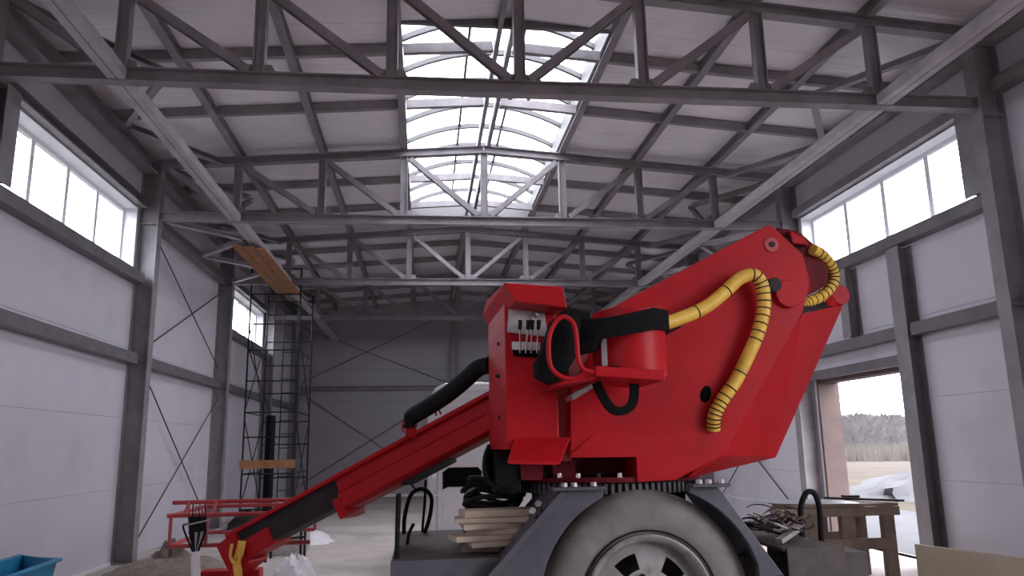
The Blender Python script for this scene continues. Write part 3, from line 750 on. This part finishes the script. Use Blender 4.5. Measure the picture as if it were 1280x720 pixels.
# corrugated yellow hose guards
def hose(pts, r, name, mat_, parent, bands=None, bandmat='black', n=12):
    path = smooth_path(pts, 8)
    h = MB().tube(path, r, n).build(name, mat_, parent)
    if bands:
        tot = len(path)-1
        for f in bands:
            i = min(int(f*tot), tot-1); a_, b_ = path[i], path[i+1]; d = (b_-a_).normalized(); c = a_ + (b_-a_)*(f*tot-i)
            MB().lathe(c, d, [(r*.99, -.004), (r*1.05, -.004), (r*1.05, .004), (r*.99, .004)], n, True).build('band', bandmat, h)
    return h
hp = [at(812, 408, y=4.62), at(845, 400, y=4.70), at(880, 385, y=4.74), at(905, 366, y=4.76), at(925, 348, y=4.77), at(943, 344, y=4.77), at(953, 358, y=4.78), at(955, 385, y=4.79), at(948, 415, y=4.79), at(935, 445, y=4.80), at(920, 475, y=4.81), at(903, 500, y=4.82), at(893, 520, y=4.83), at(892, 537, y=4.86)]
hose(hp, .044, 'hose_guard', 'yellow', tb, [.13, .24, .37, .405, .44, .465, .49, .515, .54, .565, .59, .615, .64, .745, .80, .83, .855, .875, .895, .915, .935, .955, .972])
hp = [at(1016, 312, y=5.08), at(1028, 319, y=5.12), at(1040, 335, y=5.2), at(1042, 352, y=5.22), at(1030, 368, y=5.2), at(1010, 378, y=5.12), at(1000, 383, y=5.06)]
hose(hp, .04, 'hose_guard', 'yellow', tb, [i/18 for i in range(2, 18)])
hose([at(826, 421, y=4.78), at(850, 408, y=4.84)], .008, 'hydraulic_hose', 'black', tb)

# telescopic boom folded down to the left
BA = at(625, 512, y=5.55); BB = at(432, 612, y=6.15); BE = at(302, 684, y=6.62)
axis = (BE-BA).normalized(); side = axis.cross(Vector((0, 0, 1))).normalized(); upv = side.cross(axis)
def boxprof(w_, h, lip=.0): return [(-w_/2, -h/2), (w_/2, -h/2), (w_/2, h/2), (-w_/2, h/2)]
ob = MB()
bprof = [(-.09, -.15), (.09, -.15), (.135, -.12), (.135, -.015), (.105, .0), (.105, .085), (.15, .095), (.15, .125), (-.15, .125), (-.15, .095), (-.105, .085), (-.105, .0), (-.135, -.015), (-.135, -.12)]
P0 = BA + axis*.0; P1 = BA + axis*((BB-BA).dot(axis))
boom = MB().ext(P0 - axis*.15, P1, bprof).build('outer_boom', 'red', lift, bevel=.006)
ip = [(-.085, -.10), (.085, -.10), (.10, -.06), (.10, .08), (-.10, .08), (-.10, -.06)]
L1 = (BE-BA).dot(axis)
inb = MB().ext(P1 - axis*.1 + upv*.01, BA + axis*(L1-.05) + upv*.01, ip).build('inner_boom', 'dark_metal', lift)
MB().ext(P1 - axis*.05 + upv*.108, BA + axis*L1 + upv*.108, [(-.145, -.015), (.145, -.015), (.145, .015), (-.145, .015)]).build('track_plate', 'red', inb, bevel=.004)
MB().ext(P1 - axis*.02 - upv*.06, P1 + axis*.06 - upv*.06, [(-.12, -.13), (.12, -.13), (.145, .02), (-.145, .02)]).build('boom_collar', 'red', boom, bevel=.008)
MB().ext(P1 - axis*.9 - upv*.155, P1 - axis*.5 - upv*.155, [(-.08, -.02), (.08, -.02), (.08, .02), (-.08, .02)]).build('wear_pad', 'dark_metal', boom)
tip = MB().ext(BA + axis*(L1-.10) - upv*.02, BA + axis*(L1+.10) - upv*.05, [(-.12, -.14), (.12, -.14), (.14, .13), (-.14, .13)]).build('boom_head', 'red', lift, bevel=.015)
p = BA + axis*(L1-.38) - upv*.06
MB().ext(p, p + axis*.26, [(-.115, -.06), (.115, -.06), (.115, .08), (-.115, .08)]).build('boom_bracket', 'red', inb, bevel=.008)
# black hose sleeve above the boom, with clamps
hp = [at(612, 456, y=5.35), at(598, 460, y=5.4), at(578, 478, y=5.48), at(555, 496, y=5.55), at(530, 512, y=5.65), at(514, 522, y=5.72), at(513, 534, y=5.74)]
MB().tube(smooth_path(hp, 6), [.062]*31 + [.05]*6, 14).build('hose_sleeve', 'black', lift)
p = at(512, 532, y=5.74)
MB().hull([p + Vector((dx, dy, dz)) for dx in (-.03, .05) for dy in (-.04, .04) for dz in (-.09, .01)]).build('sleeve_clamp', 'red', boom, bevel=.01)
MB().tube(smooth_path(px([(505, 540), (503, 533), (507, 527), (510, 530)], 5.7), 4), .008, 6).build('clamp_hook', 'red', boom)
MB().tube(smooth_path(px([(545, 520), (545, 513), (549, 513), (551, 518)], 5.6), 4), .007, 6).build('clamp_hook', 'red', boom)

# work basket at the boom end
bx0, bx1, by0, by1 = -2.02, -1.02, 6.72, 7.75
bk_ = MB().tube([(bx0-.03, by0, 1.10), (bx1+.15, by0, 1.10)], .017, 8).build('work_basket', 'red_faded', lift)
def rail(pts, r=.017, nm='basket_rail'): return MB().tube(pts, r, 8).build(nm, 'red_faded', bk_)
rail([(bx0-.03, by0+.12, 1.195), (bx1+.25, by0+.12, 1.195)]); rail([(bx0, by0, .865), (bx1+.1, by0, .865)])
rail([(bx0-.03, by1, 1.10), (bx1+.3, by1, 1.10)]); rail([(bx0, by1, .865), (bx1, by1, .865)])
for z in (1.10, .865): rail([(bx0, by0, z), (bx0, by1, z)])
for x, y in ((bx0, by0), (bx1-.1, by0), (bx0, by1), (bx1, by1), ((bx0+bx1)/2+.2, by1), (bx0+.28, by0)):
    rail([(x, y, .865), (x, y, 1.10)], .014, 'basket_post')
for x in (bx0+.1, bx0+.32, bx1-.12, bx1-.02): rail([(x, by0+.12, 1.195), (x, by0, 1.10)], .014, 'basket_post')
rail([(bx1-.35, by0, .865), (bx1-.1, by0, 1.10)], .012, 'basket_brace')
MB().box(-1.77, -1.30, by0-.05, by0+.12, .52, .67).build('basket_box', 'red', bk_, bevel=.01)
# valve block with levers and fanned hoses on the basket rail
vb = MB().hull([at(u, v, y=y) for u, v in ((235, 646), (258, 645), (258, 664), (236, 666)) for y in (6.62, 6.74)]).build('valve_block', 'black', lift, bevel=.006)
for i in range(6):
    u = 237 + 4*i
    MB().tube([at(u, 646, y=6.68), at(u+random.uniform(-1, 1), 632 + random.uniform(-2, 3), y=6.64)], .005, 6).build('lever', 'dark_metal' if i % 2 else 'red_faded', vb)
    MB().tube(smooth_path([at(u, 664, y=6.68), at(u+(245-u)*.3, 674, y=6.67), at(243+i*.8, 692, y=6.66), at(243+i*.9, 725, y=6.66)], 4), .011, 6).build('hydraulic_hose', 'black' if i not in (2, 4) else 'cable_white', vb)
MB().tube(smooth_path([at(236, 655, y=6.66), at(229, 657, y=6.62), at(232, 668, y=6.62), at(238, 682, y=6.63), at(243, 694, y=6.64)], 4), .008, 6).build('hydraulic_hose', 'black', vb)
MB().tube([at(230, 657, y=6.6), at(262, 650, y=6.6)], .007, 6).build('clamp_strip', 'cable_white', vb)
MB().tube([at(244, 690, y=6.6), at(245, 735, y=6.6)], .035, 10).build('hose_wrap', 'white_plastic', vb)
# yellow lifting strap round the boom head
sp = [at(303, 676, y=6.44), at(300, 690, y=6.42), at(296, 702, y=6.43), at(298, 722, y=6.42), at(295, 745, y=6.44)]
band(smooth_path(sp, 4), (1, 0, 0), .06, .012).build('yellow_strap', 'yellow', tip)
MB().tube(smooth_path(px([(290, 680), (288, 695), (293, 704), (299, 698), (296, 688)], 6.40), 4), .012, 6).build('strap_ring', 'yellow', tip)

# grab loops and handrail on the deck
def ghand(pts, r=.017, nm='grab_loop'): return MB().tube(smooth_path(pts, 6), r, 10).build(nm, 'black', lift)
ghand([(-.15, 6.3, ZD), (-.145, 6.3, 1.08), (-.10, 6.3, 1.24), (-.01, 6.3, 1.285), (.06, 6.3, 1.22), (.05, 6.3, 1.08), (.01, 6.3, ZD)])
ghand([(-.16, 4.92, ZD-.1), (-.155, 4.92, 1.15), (-.15, 4.92, 1.33)], .016, 'grab_post'); ghand([(-.168, 5.25, ZD-.1), (-.168, 5.25, 1.15), (-.166, 5.25, 1.30)], .014, 'grab_post')
ghand([at(508, 690, y=5.6), at(511, 668, y=5.62), at(517, 655, y=5.65)], .012, 'grab_post')
ghand([at(u, v, y=5.4) for u, v in ((1006, 694), (1002, 660), (1001, 634), (1008, 616), (1018, 617), (1024, 634), (1026, 660), (1027, 694))], .02)
MB().tube([at(897, 650, y=5.5), at(1002, 666, y=5.45)], .018, 8).build('deck_handrail', 'black', lift)
MB().tube(smooth_path([at(510, 598, y=6.4), at(512, 603, y=6.4), at(520, 612, y=6.4), at(524, 612, y=6.42)], 4), .009, 6).build('thin_cable', 'black', lift)
MB().tube(smooth_path([at(532, 600, y=6.4), at(531, 625, y=6.4), at(529, 650, y=6.4), at(528, 666, y=6.4)], 4), .012, 6).build('thin_cable', 'black', lift)
# right-hand end box of the deck
MB().box(2.40, 2.86, 4.95, 5.45, ZD-.35, ZD-.06).build('step_box', 'deck', lift, bevel=.01)
# black hose drop between console and pedestal
for i in range(5):
    MB().tube(smooth_path([at(612+2*i, 556, y=5.2+.05*i), at(606+2*i, 575, y=5.2+.05*i), at(609+3*i, 600, y=5.15+.05*i), at(630+3*i, 615, y=5.1)], 5), .016, 8).build('hydraulic_hose', 'black', lift)
MB().box(at(618, 590, y=5.2).x, at(650, 590, y=5.2).x, 5.15, 5.4, 1.30, 1.58).build('valve_box', 'black', lift, bevel=.01)
# fittings on the right end of the fender
for i in range(4):
    MB().tube(smooth_path([at(838+6*i, 612, y=5.1), at(852+7*i, 604-i, y=5.08), at(868+3*i, 608, y=5.06), at(872+3*i, 618, y=5.05)], 4), .009, 6).build('hydraulic_hose', 'black', lift)

# ------------------------------------------------------------------ things lying on the deck
cc = thing('cable_coil', 'heap of black coiled cable left of the turntable', 'cable', (.48, 5.62, ZD))
for i in range(15):
    r = random.uniform(.15, .21); z = ZD+.02+i*.029; cx_, cy_ = .49+random.uniform(-.03, .03), 5.64+random.uniform(-.03, .03)
    MB().tube([(cx_ + r*1.05*cos(a), cy_ + r*1.2*sin(a), max(ZD+.018, z + .02*sin(2*a+i) + .015*cos(a*3))) for a in [2*pi*k_/22 for k_ in range(22)]], .018, 6, True).build('cable_turn', 'black' if i % 5 else 'dark_metal', cc)
rows_ = [(.25, .66, 0, .04), (.36, .80, .03, .03), (.23, .70, 0, .05), (.20, .78, .02, .05), (.28, .72, .03, .05), (.24, .66, .01, .04), (.30, .68, 0, .03)]
z = ZD
order = ['bottom', 'second from the bottom', 'third from the bottom', 'middle', 'third from the top', 'second from the top', 'topmost']
for i in range(7):
    th = random.choice((.030, .034, .042)); ang = random.uniform(-.2, .2)
    xa = .17 + random.uniform(-.05, .06) + (.08 if i < 2 else 0) + .012*i; L_ = .52 + random.uniform(-.05, .06)
    c = Vector((xa + L_/2, 5.12 + random.uniform(-.05, .05), 0)); wd = .17 + random.uniform(0, .07)
    vs = []
    for sx in (-1, 1):
        for sy_ in (-1, 1):
            dx = sx*L_/2 + random.uniform(-.025, .025); dy = sy_*wd/2
            vs.append((c.x + dx*cos(ang) - dy*sin(ang), c.y + dx*sin(ang) + dy*cos(ang)))
    p = [vs[0], vs[2], vs[3], vs[1]]
    o = MB().prism([(x, y, z) for x, y in p], (0, 0, th)).build('wooden_board', 'wood_pale', bevel=.003)
    tag(o, 'short pale wooden board, %s of the stack on the truck deck' % order[i], 'board', 'stacked boards on the truck deck'); z += th + .0015
wt = thing('wire_tangle', 'tangle of wire and scrap on the right end of the truck deck', 'wire', (2.4, 5.2, ZD))
for i in range(26):
    c = Vector((2.40 + random.uniform(-.14, .12), 5.25 + random.uniform(-.2, .2), ZD + .04 + random.uniform(0, .12)))
    r = random.uniform(.06, .15); tl_ = Vector((random.uniform(-.6, .6), random.uniform(-.6, .6), 1)).normalized(); u_ = tl_.cross(Vector((1, 0, 0))).normalized(); v_ = tl_.cross(u_)
    pts = [c + u_*r*cos(a) + v_*r*.7*sin(a) for a in [5.2*k_/13 + i for k_ in range(14)]]
    for q in pts: q.z = max(q.z, ZD+.008)
    MB().tube(pts, random.choice((.004, .006, .009)), 5).build('wire', random.choice(('dark_metal', 'wood_old', 'cable_white', 'dark_metal')), wt)
o = MB().bar((2.28, 4.98, ZD+.018), (2.56, 5.2, ZD+.09), .05, .03).build('metal_strip', 'cable_white'); tag(o, 'pale flat metal strip leaning in the wire tangle on the deck', 'strip')

# ------------------------------------------------------------------ white van behind the truck
vx0, vx1, vy0, vy1 = .06, 2.02, 9.3, 13.6
van = thing('van', 'white high-roof van parked behind the boom lift', 'van', (1.04, 11.4, 0))
def vsec(y, x0, x1, z0, z1, c=.14):
    return [(x0, y, z0), (x1, y, z0), (x1, y, z1-c*1.4), (x1-c*.5, y, z1-c*.4), (x1-c*1.4, y, z1), (x0+c*1.4, y, z1), (x0+c*.5, y, z1-c*.4), (x0, y, z1-c*1.4)]
MB().hull(vsec(vy0, vx0, vx1, .38, 2.36) + vsec(vy1-1.0, vx0, vx1, .38, 2.36) + vsec(vy1-.75, vx0+.05, vx1-.05, .4, 1.7) + vsec(vy1, vx0+.1, vx1-.1, .4, 1.15)).build('body', 'van_white', van, bevel=.03)
for x in (vx0+.35, vx0+.62, vx0+.89, vx0+1.16, vx0+1.43):
    MB().box(x-.05, x+.05, vy0+.2, vy1-1.2, 2.36, 2.385).build('roof_rib', 'van_white', van, bevel=.008)
for i in range(4):
    z = 1.98 + i*.09
    MB().box(vx0+.22, vx1-.22, vy0-.014, vy0, z, z+.05).build('door_rib', 'van_white', van, bevel=.006)
for x0, x1 in ((vx0+.10, (vx0+vx1)/2-.01), ((vx0+vx1)/2+.01, vx1-.10)):
    d = MB().box(x0, x1, vy0-.02, vy0, .5, 1.86).build('rear_door', 'van_white', van, bevel=.012)
    MB().prism([(x0+.06 + a_, vy0-.018, 1.12 + b_) for a_, b_ in ((0, 0), (.06, .03), (.38, .03), (.44, 0), (.46, .2), (.41, .25), (.07, .25), (.0, .2))], (0, -.012, 0)).build('door_window', 'hole', d)
    MB().box(x0+.06, x1-.35, vy0-.026, vy0-.018, .62, 1.02).build('door_pressing', 'van_white', d, bevel=.02)
    for z in (.62, 1.05, 1.60):
        MB().box(x0-.05, x0+.02, vy0-.035, vy0-.018, z, z+.035).build('hinge', 'van_white', d, bevel=.005)
for x in (vx0+.04, vx1-.08):
    MB().box(x, x+.05, vy0-.02, vy0, 1.25, 1.46).build('tail_lamp', 'pvc', van, bevel=.006)
MB().box(vx0+.02, vx1-.02, vy0-.06, vy0, .36, .52).build('bumper', 'dark_metal', van, bevel=.02)
for x in (vx0+.02, vx1-.22):
    for y in (vy0+.9, vy1-.85):
        MB().lathe((x, y, .34), (1, 0, 0), [(0, .02), (.2, .02), (.24, 0), (.32, .02), (.34, .08), (.32, .18), (.24, .2), (0, .18)], 28).build('wheel', 'tyre', van)

# ------------------------------------------------------------------ scaffold tower
sx0, sx1, sy0, sy1 = -3.98, -2.86, 18.0, 20.0
sc_ = thing('scaffold_tower', 'tall dark steel frame scaffold tower by the left wall', 'scaffold', ((sx0+sx1)/2, 19, 0))
def sbar(p, q, nm, r=.021): return MB().tube([p, q], r, 7).build(nm, 'dark_metal', sc_)
for x in (sx0, sx1):
    for y in (sy0, sy1): sbar((x, y, 0), (x, y, 5.78 if y == sy0 else 5.5), 'standard')
lev = [.35, 1.1, 1.9, 2.45, 3.15, 3.85, 4.45, 5.15, 5.5]
for i, z in enumerate(lev):
    sbar((sx0, sy0, z), (sx1, sy0, z), 'rung', .016); sbar((sx0, sy1, z-.15), (sx1, sy1, z-.15), 'rung', .016)
    if i % 2: sbar((sx0, sy0, z), (sx0, sy1, z), 'ledger', .014); sbar((sx1, sy0, z), (sx1, sy1, z), 'ledger', .014)
sbar((sx0, sy0, 5.76), (sx1, sy0, 5.76), 'rung', .018)
for x in (sx0, sx1):
    for z0 in (.4, 2.5):
        sbar((x, sy0, z0), (x, sy1, z0+1.9), 'cross_brace', .012); sbar((x, sy1, z0), (x, sy0, z0+1.9), 'cross_brace', .012)
sbar((sx0, sy0+.01, 3.9), (sx0+.5, sy0+.05, 2.5), 'cross_brace', .013)
for x in (sx0+.42, sx0+.75): sbar((x, sy1, 0), (x, sy1, 5.1), 'ladder_rail', .014)
for i in range(14): sbar((sx0+.42, sy1, .3+.34*i), (sx0+.75, sy1, .3+.34*i), 'ladder_rung', .010)
o = MB().box(sx0-.05, sx1+.02, sy0-.06, sy0-.02, 1.22, 1.40).build('plank', 'wood_brown', bevel=.004); tag(o, 'short brown plank tied low across the scaffold tower', 'plank')
for i, (x, lab) in enumerate(((-3.33, 'left'), (-3.15, 'middle'), (-2.97, 'right'))):
    o = MB().box(x-.085, x+.085, 13.8+.07*i, 18.25-.05*i, 5.172, 5.208).build('scaffold_plank', 'wood_brown', bevel=.004)
    tag(o, 'long brown %s plank of three laid under the roof from the scaffold top' % lab, 'plank', 'planks laid on the scaffold')
# items near the scaffold
o = MB().lathe((-3.52, 18.6, 0), (0, 0, 1), [(0, 0), (.11, 0), (.11, 2.35), (.09, 2.40), (0, 2.40)], 16).build('rubber_roll', 'black'); tag(o, 'tall thin black roll standing inside the scaffold', 'roll')

# ------------------------------------------------------------------ floor litter on the left
random.seed(21)
def lump(name, c, rx_, ry_, h, mat_, lab, cat, seg=20, rough=.18, grp=None, p=1.0):
    vs = []; fs = []; n = seg; rings = 8
    ph = [random.uniform(0, 6) for _ in range(8)]
    for j in range(rings+1):
        t = j/rings; r = (1-t)**.8 if j < rings else 0
        for i in range(n):
            a = 2*pi*i/n
            k_ = 1 + rough*(sin(2*a+ph[0]) + .7*sin(3*a+ph[1]) + .5*sin(7*a+ph[2]+j) + .5*random.uniform(-1, 1))
            hh = h*(1-(1-t)**2.0)*(1 + (rough*random.uniform(-1, 1) if 0 < j else 0))
            vs.append((c[0] + rx_*r*k_*cos(a), c[1] + ry_*r*k_*sin(a), c[2] + (hh if j else 0)))
    for j in range(rings):
        for i in range(n):
            k_ = (i+1) % n; fs.append((j*n+i, j*n+k_, (j+1)*n+k_, (j+1)*n+i))
    fs.append(tuple(range(n))[::-1])
    mb = MB().add(vs, fs); mb.smooth = True
    return tag(mb.build(name, mat_), lab, cat, grp)
lump('dirt_pile', (-3.32, 11.2, 0), .8, .9, .24, 'dirt', 'low pile of dirt and rubble at the foot of left column', 'dirt', 34, .10)
lump('rubble_clump', (-3.35, 11.2, .22), .16, .14, .2, 'dirt', 'dark rough clump on top of the dirt pile', 'rubble', 18, .35)
lump('plastic_heap', (-1.52, 9.9, 0), .34, .34, .36, 'white_plastic', 'crumpled heap of white plastic film on floor by the boom', 'plastic film', 26, .13)
lump('plastic_scrap', (-1.25, 9.3, 0), .2, .16, .13, 'white_plastic', 'small white plastic scrap in front of the film heap', 'plastic film', 18, .18)
lump('plastic_scrap', (-2.2, 14.6, 0), .7, .5, .22, 'white_plastic', 'spread of white film on the floor under the boom', 'plastic film', 22, .2)
lump('plastic_bag', (-2.25, 13.2, .491), .2, .2, .3, 'white_plastic', 'pale plastic bag on crate behind the basket', 'bag', 18, .3)
lump('plastic_bag', (-3.6, 17.0, 0), .55, .4, .35, 'dark_metal', 'dark bundle of sacking by the left wall column', 'bundle', 18, .3)
o = MB().box(-2.55, -1.85, 12.9, 13.5, 0, .49).build('packing_crate', 'plate_grey', bevel=.01); tag(o, 'grey packing crate on the floor behind the basket', 'crate')
o = MB().tube([(-4.1, 12.9, .05), (-4.1, 17.3, .05)], .045, 8).build('floor_pipe', 'plate_grey'); tag(o, 'grey pipe lying along the foot of the left wall', 'pipe')
tr2 = thing('trestle', 'small dark steel trestle on the floor under the boom', 'trestle', (-1.95, 12.3, 0))
for p_, q_ in (((-2.3, 12.2, 0), (-2.3, 12.2, .6)), ((-1.8, 12.2, 0), (-1.8, 12.2, .6)), ((-2.3, 12.6, 0), (-2.3, 12.6, .6)), ((-1.8, 12.6, 0), (-1.8, 12.6, .6)), ((-2.4, 12.2, .6), (-1.5, 12.2, .6)), ((-2.4, 12.6, .6), (-1.5, 12.6, .6)), ((-2.3, 12.2, .3), (-1.8, 12.6, .3))):
    MB().tube([p_, q_], .02, 6).build('leg' if p_[2] == 0 else 'bar', 'dark_metal', tr2)
for i, (x, y, ln) in enumerate(((-1.9, 9.0, .5), (-2.02, 9.05, .42), (-2.14, 9.1, .36))):
    o = MB().tube([(x, y, 0), (x+.01, y, ln)], .03, 10).build('plastic_pipe', 'white_plastic'); tag(o, 'short white pipe standing under the boom, %s' % ['nearest the film heap', 'middle of three', 'nearest the basket'][i], 'pipe', 'short white pipes')
# blue container in the lower left corner
bc = thing('blue_container', 'open blue plastic trough in the lower left corner', 'container', (-3.9, 8.0, 0))
A, B, Cc, D = (-4.17, 7.3), (-3.55, 7.1), (-3.63, 8.55), (-4.17, 8.95)
def frus(i0, z0, i1, z1):
    return [(A[0]+i0, A[1]+i0, z0), (B[0]-i0, B[1]+i0, z0), (Cc[0]-i0, Cc[1]-i0, z0), (D[0]+i0, D[1]-i0, z0), (A[0]+i1, A[1]+i1, z1), (B[0]-i1, B[1]+i1, z1), (Cc[0]-i1, Cc[1]-i1, z1), (D[0]+i1, D[1]-i1, z1)]
mb = MB(); o_ = frus(.08, 0, 0, .58); i_ = frus(.11, .03, .03, .58)
mb.add(o_ + i_, [(0, 3, 2, 1), (0, 1, 5, 4), (1, 2, 6, 5), (2, 3, 7, 6), (3, 0, 4, 7), (8, 9, 10, 11), (8, 12, 13, 9), (9, 13, 14, 10), (10, 14, 15, 11), (11, 15, 12, 8), (4, 5, 13, 12), (5, 6, 14, 13), (6, 7, 15, 14), (7, 4, 12, 15)])
mb.build('tub', 'blue', bc, bevel=.006)
rim_ = [(A[0]-.02, A[1]-.02, .57), (B[0]+.02, B[1]-.02, .57), (Cc[0]+.02, Cc[1]+.02, .57), (D[0]-.02, D[1]+.02, .57)]
MB().tube(rim_, .018, 6, True).build('rim_bead', 'blue', bc)

# ------------------------------------------------------------------ workbench by the gateway
wbn = thing('workbench', 'rough wooden workbench on square legs in front of the gateway', 'workbench', (4.86, 9.1, 0))
tx0, tx1, ty0, ty1 = 4.28, 5.44, 8.72, 9.42
for i in range(4):
    y = ty0-.04 + (ty1-ty0+.08)*i/4
    MB().box(tx0-.05, tx1+.02, y+.003, y+(ty1-ty0+.08)/4-.003, .85, .88).build('top_plank', 'wood_old', wbn, bevel=.003)
for x in (tx0+.56, tx1-.09):
    for y in (ty0+.05, ty1-.05):
        MB().box(x-.07, x+.07, y-.045, y+.045, 0, .845).build('leg', 'wood_old', wbn, bevel=.004)
MB().box(tx0-.02, tx0+.24, ty0+.006, ty0+.04, .40, .845).build('side_board', 'wood_old', wbn, bevel=.004)
for y in (ty0+.05, ty1-.05): MB().box(tx0+.02, tx0+.14, y-.005, y+.045, 0, .845).build('leg', 'wood_old', wbn, bevel=.004)
for y in (ty0-.018, ty1+.018):
    MB().box(tx0, tx1+.03, y-.018, y+.018, .745, .845).build('apron', 'wood_old', wbn, bevel=.003); MB().box(tx0, tx1-.1, y-.018, y+.018, .38, .50).build('stretcher', 'wood_old', wbn, bevel=.003)
# curled metal sheet on the bench
mb = MB(); vs = []; fs = []
n1, n2 = 10, 6
for i in range(n1+1):
    for j in range(n2+1):
        a, b = i/n1, j/n2
        x = 3.72 + 1.25*a + .12*b; y = 8.64 + .72*b + .5*(1-a)**2
        z = .886 + .08*max(0, .4-a)**2*4 + .02*sin(a*pi)*(1-b)*0
        vs.append((x, y, z)); 
N1 = len(vs); vs += [(x, y, z+.006) for x, y, z in vs]
for i in range(n1):
    for j in range(n2):
        a = i*(n2+1)+j; q = (a, a+1, a+n2+2, a+n2+1); fs.append(q[::-1]); fs.append(tuple(t+N1 for t in q))
for i in range(n1):
    for j in (0, n2):
        a = i*(n2+1)+j; b = a+n2+1; fs.append((a, b, b+N1, a+N1))
for j in range(n2):
    for i in (0, n1):
        a = i*(n2+1)+j; b = a+1; fs.append((a, b, b+N1, a+N1))
mb.add(vs, fs); mb.smooth = True
o = mb.build('metal_sheet', 'sheet_metal'); tag(o, 'bent pale metal sheet lying on the workbench', 'sheet')
o = MB().bar((4.95, 9.40, .906), (5.52, 8.66, .906), .03, .024).build('steel_bar', 'dark_metal'); tag(o, 'dark steel bar overhanging the right edge of the workbench', 'bar')
o = MB().box(5.16, 5.34, 9.27, 9.40, .881, .935).build('tool_block', 'dark_metal', bevel=.008); tag(o, 'small dark block on the workbench before the gateway', 'tool')
o = MB().box(3.35, 3.60, 7.4, 7.46, 0, .95).build('brown_offcut', 'wood_old', bevel=.01); tag(o, 'brown board offcut standing behind the wire tangle', 'board')
# beige boards on edge, lower right corner
bb = thing('beige_boards', 'low beige board standing on edge before the right wall', 'board', (5.3, 6.6, 0))
MB().prism([(5.19, 8.05, 0), (5.19, 5.2, 0), (5.19, 5.2, .60), (5.19, 6.5, .565), (5.19, 8.05, .505)], (.05, 0, 0)).build('sheet', 'beige_board', bb, bevel=.004)
for y in (7.3, 5.8):
    MB().prism([(5.24, y, 0), (5.5, y, 0), (5.24, y, .4)], (0, .05, 0)).build('stay', 'wood_old', bb)

# ------------------------------------------------------------------ outdoors through the gateway
random.seed(5)
lump('snow_heap', (15.5, 22.5, -.16), 3.0, 1.6, .75, 'snow', 'heap of dirty snow outside beyond the workbench', 'snow', 40, .2)
lump('snow_heap', (19.5, 25.5, -.16), 3.0, 1.6, .6, 'snow', 'heap of dirty snow outside by the gateway right edge', 'snow', 40, .2)
s_ = MB().box(6.9, 12, 9, 22, -.159, -.15).build('trodden_snow', 'snow'); s_['kind'] = 'structure'; s_['label'] = 'pale trodden snowy yard just outside the gateway'; s_['category'] = 'ground'
mb = MB()
for i in range(5000):
    u = random.uniform(0, 1); x = 26 + 40*u + random.uniform(-2, 2); y = 60 - 22*u + random.uniform(-3, 3) + 10
    h = random.uniform(.6, 1.5); a = random.uniform(0, pi); w_ = random.uniform(.05, .14); lx, ly = random.uniform(-.3, .3), random.uniform(-.3, .3)
    mb.add([(x-w_*cos(a), y-w_*sin(a), -.16), (x+w_*cos(a), y+w_*sin(a), -.16), (x+lx, y+ly, h)], [(0, 1, 2)])
o = mb.build('reed_bank', 'reed'); tag(o, 'band of tan dry reeds far outside the gateway', 'reeds'); o['kind'] = 'stuff'
def tree(x, y, h, rad, lab):
    t = thing('bare_tree', lab, 'tree', (x, y, -.16), 'trees beyond the yard')
    MB().tube([(x, y, -.16), (x+.1, y, h*.4), (x-.05, y+.1, h*.75)], [.16, .11, .05], 7).build('trunk', 'twig', t)
    mb = MB()
    for i in range(2200):
        a = random.uniform(0, 2*pi); zz = random.uniform(.18, 1.0); rr = rad*math.sqrt(random.random())*(1 - abs(zz-.5)**1.5*1.3)
        p = Vector((x + rr*cos(a), y + rr*sin(a), h*zz)); d = Vector((cos(a)*.5 + random.uniform(-.4, .4), sin(a)*.5 + random.uniform(-.4, .4), random.uniform(.2, 1))).normalized()*random.uniform(.4, .9)
        s = d.cross(Vector((random.uniform(-1, 1), random.uniform(-1, 1), .2))).normalized()*random.uniform(.10, .30)
        mb.add([p-s, p+s, p+d], [(0, 1, 2)])
    mb.build('twig_crown', 'twig', t)
spots = [(36, 74, 6.0, 2.6), (41.6, 72, 6.6, 2.6), (46.9, 75, 6.6, 2.5), (52.2, 71, 7.6, 2.5), (57.6, 73, 8.0, 2.5), (62.8, 68, 7.6, 2.4), (69.5, 72, 7.8, 2.4)]
for i, (x, y, h, r) in enumerate(spots):
    tree(x, y, h*.56, r, '%s hazy bare tree from the left beyond the gateway' % ['first', 'second', 'third', 'fourth', 'fifth', 'sixth', 'seventh'][i])

# winter haze lying over the fields outside (real scattering air)
hz = MB().box(22, 120, 14, 130, -.14, 14).build('winter_haze', 'reed'); hz.data.materials.clear()
HM = bpy.data.materials.new('haze_air'); HM.use_nodes = True; nt = HM.node_tree; nt.nodes.remove(nt.nodes['Principled BSDF'])
vs_ = nt.nodes.new('ShaderNodeVolumeScatter'); vs_.inputs['Color'].default_value = (1, .98, .98, 1); vs_.inputs['Density'].default_value = .0013
nt.links.new(vs_.outputs[0], nt.nodes['Material Output'].inputs['Volume']); hz.data.materials.append(HM)
hz['kind'] = 'stuff'; hz['label'] = 'pale winter haze over the field beyond the gateway'; hz['category'] = 'haze'
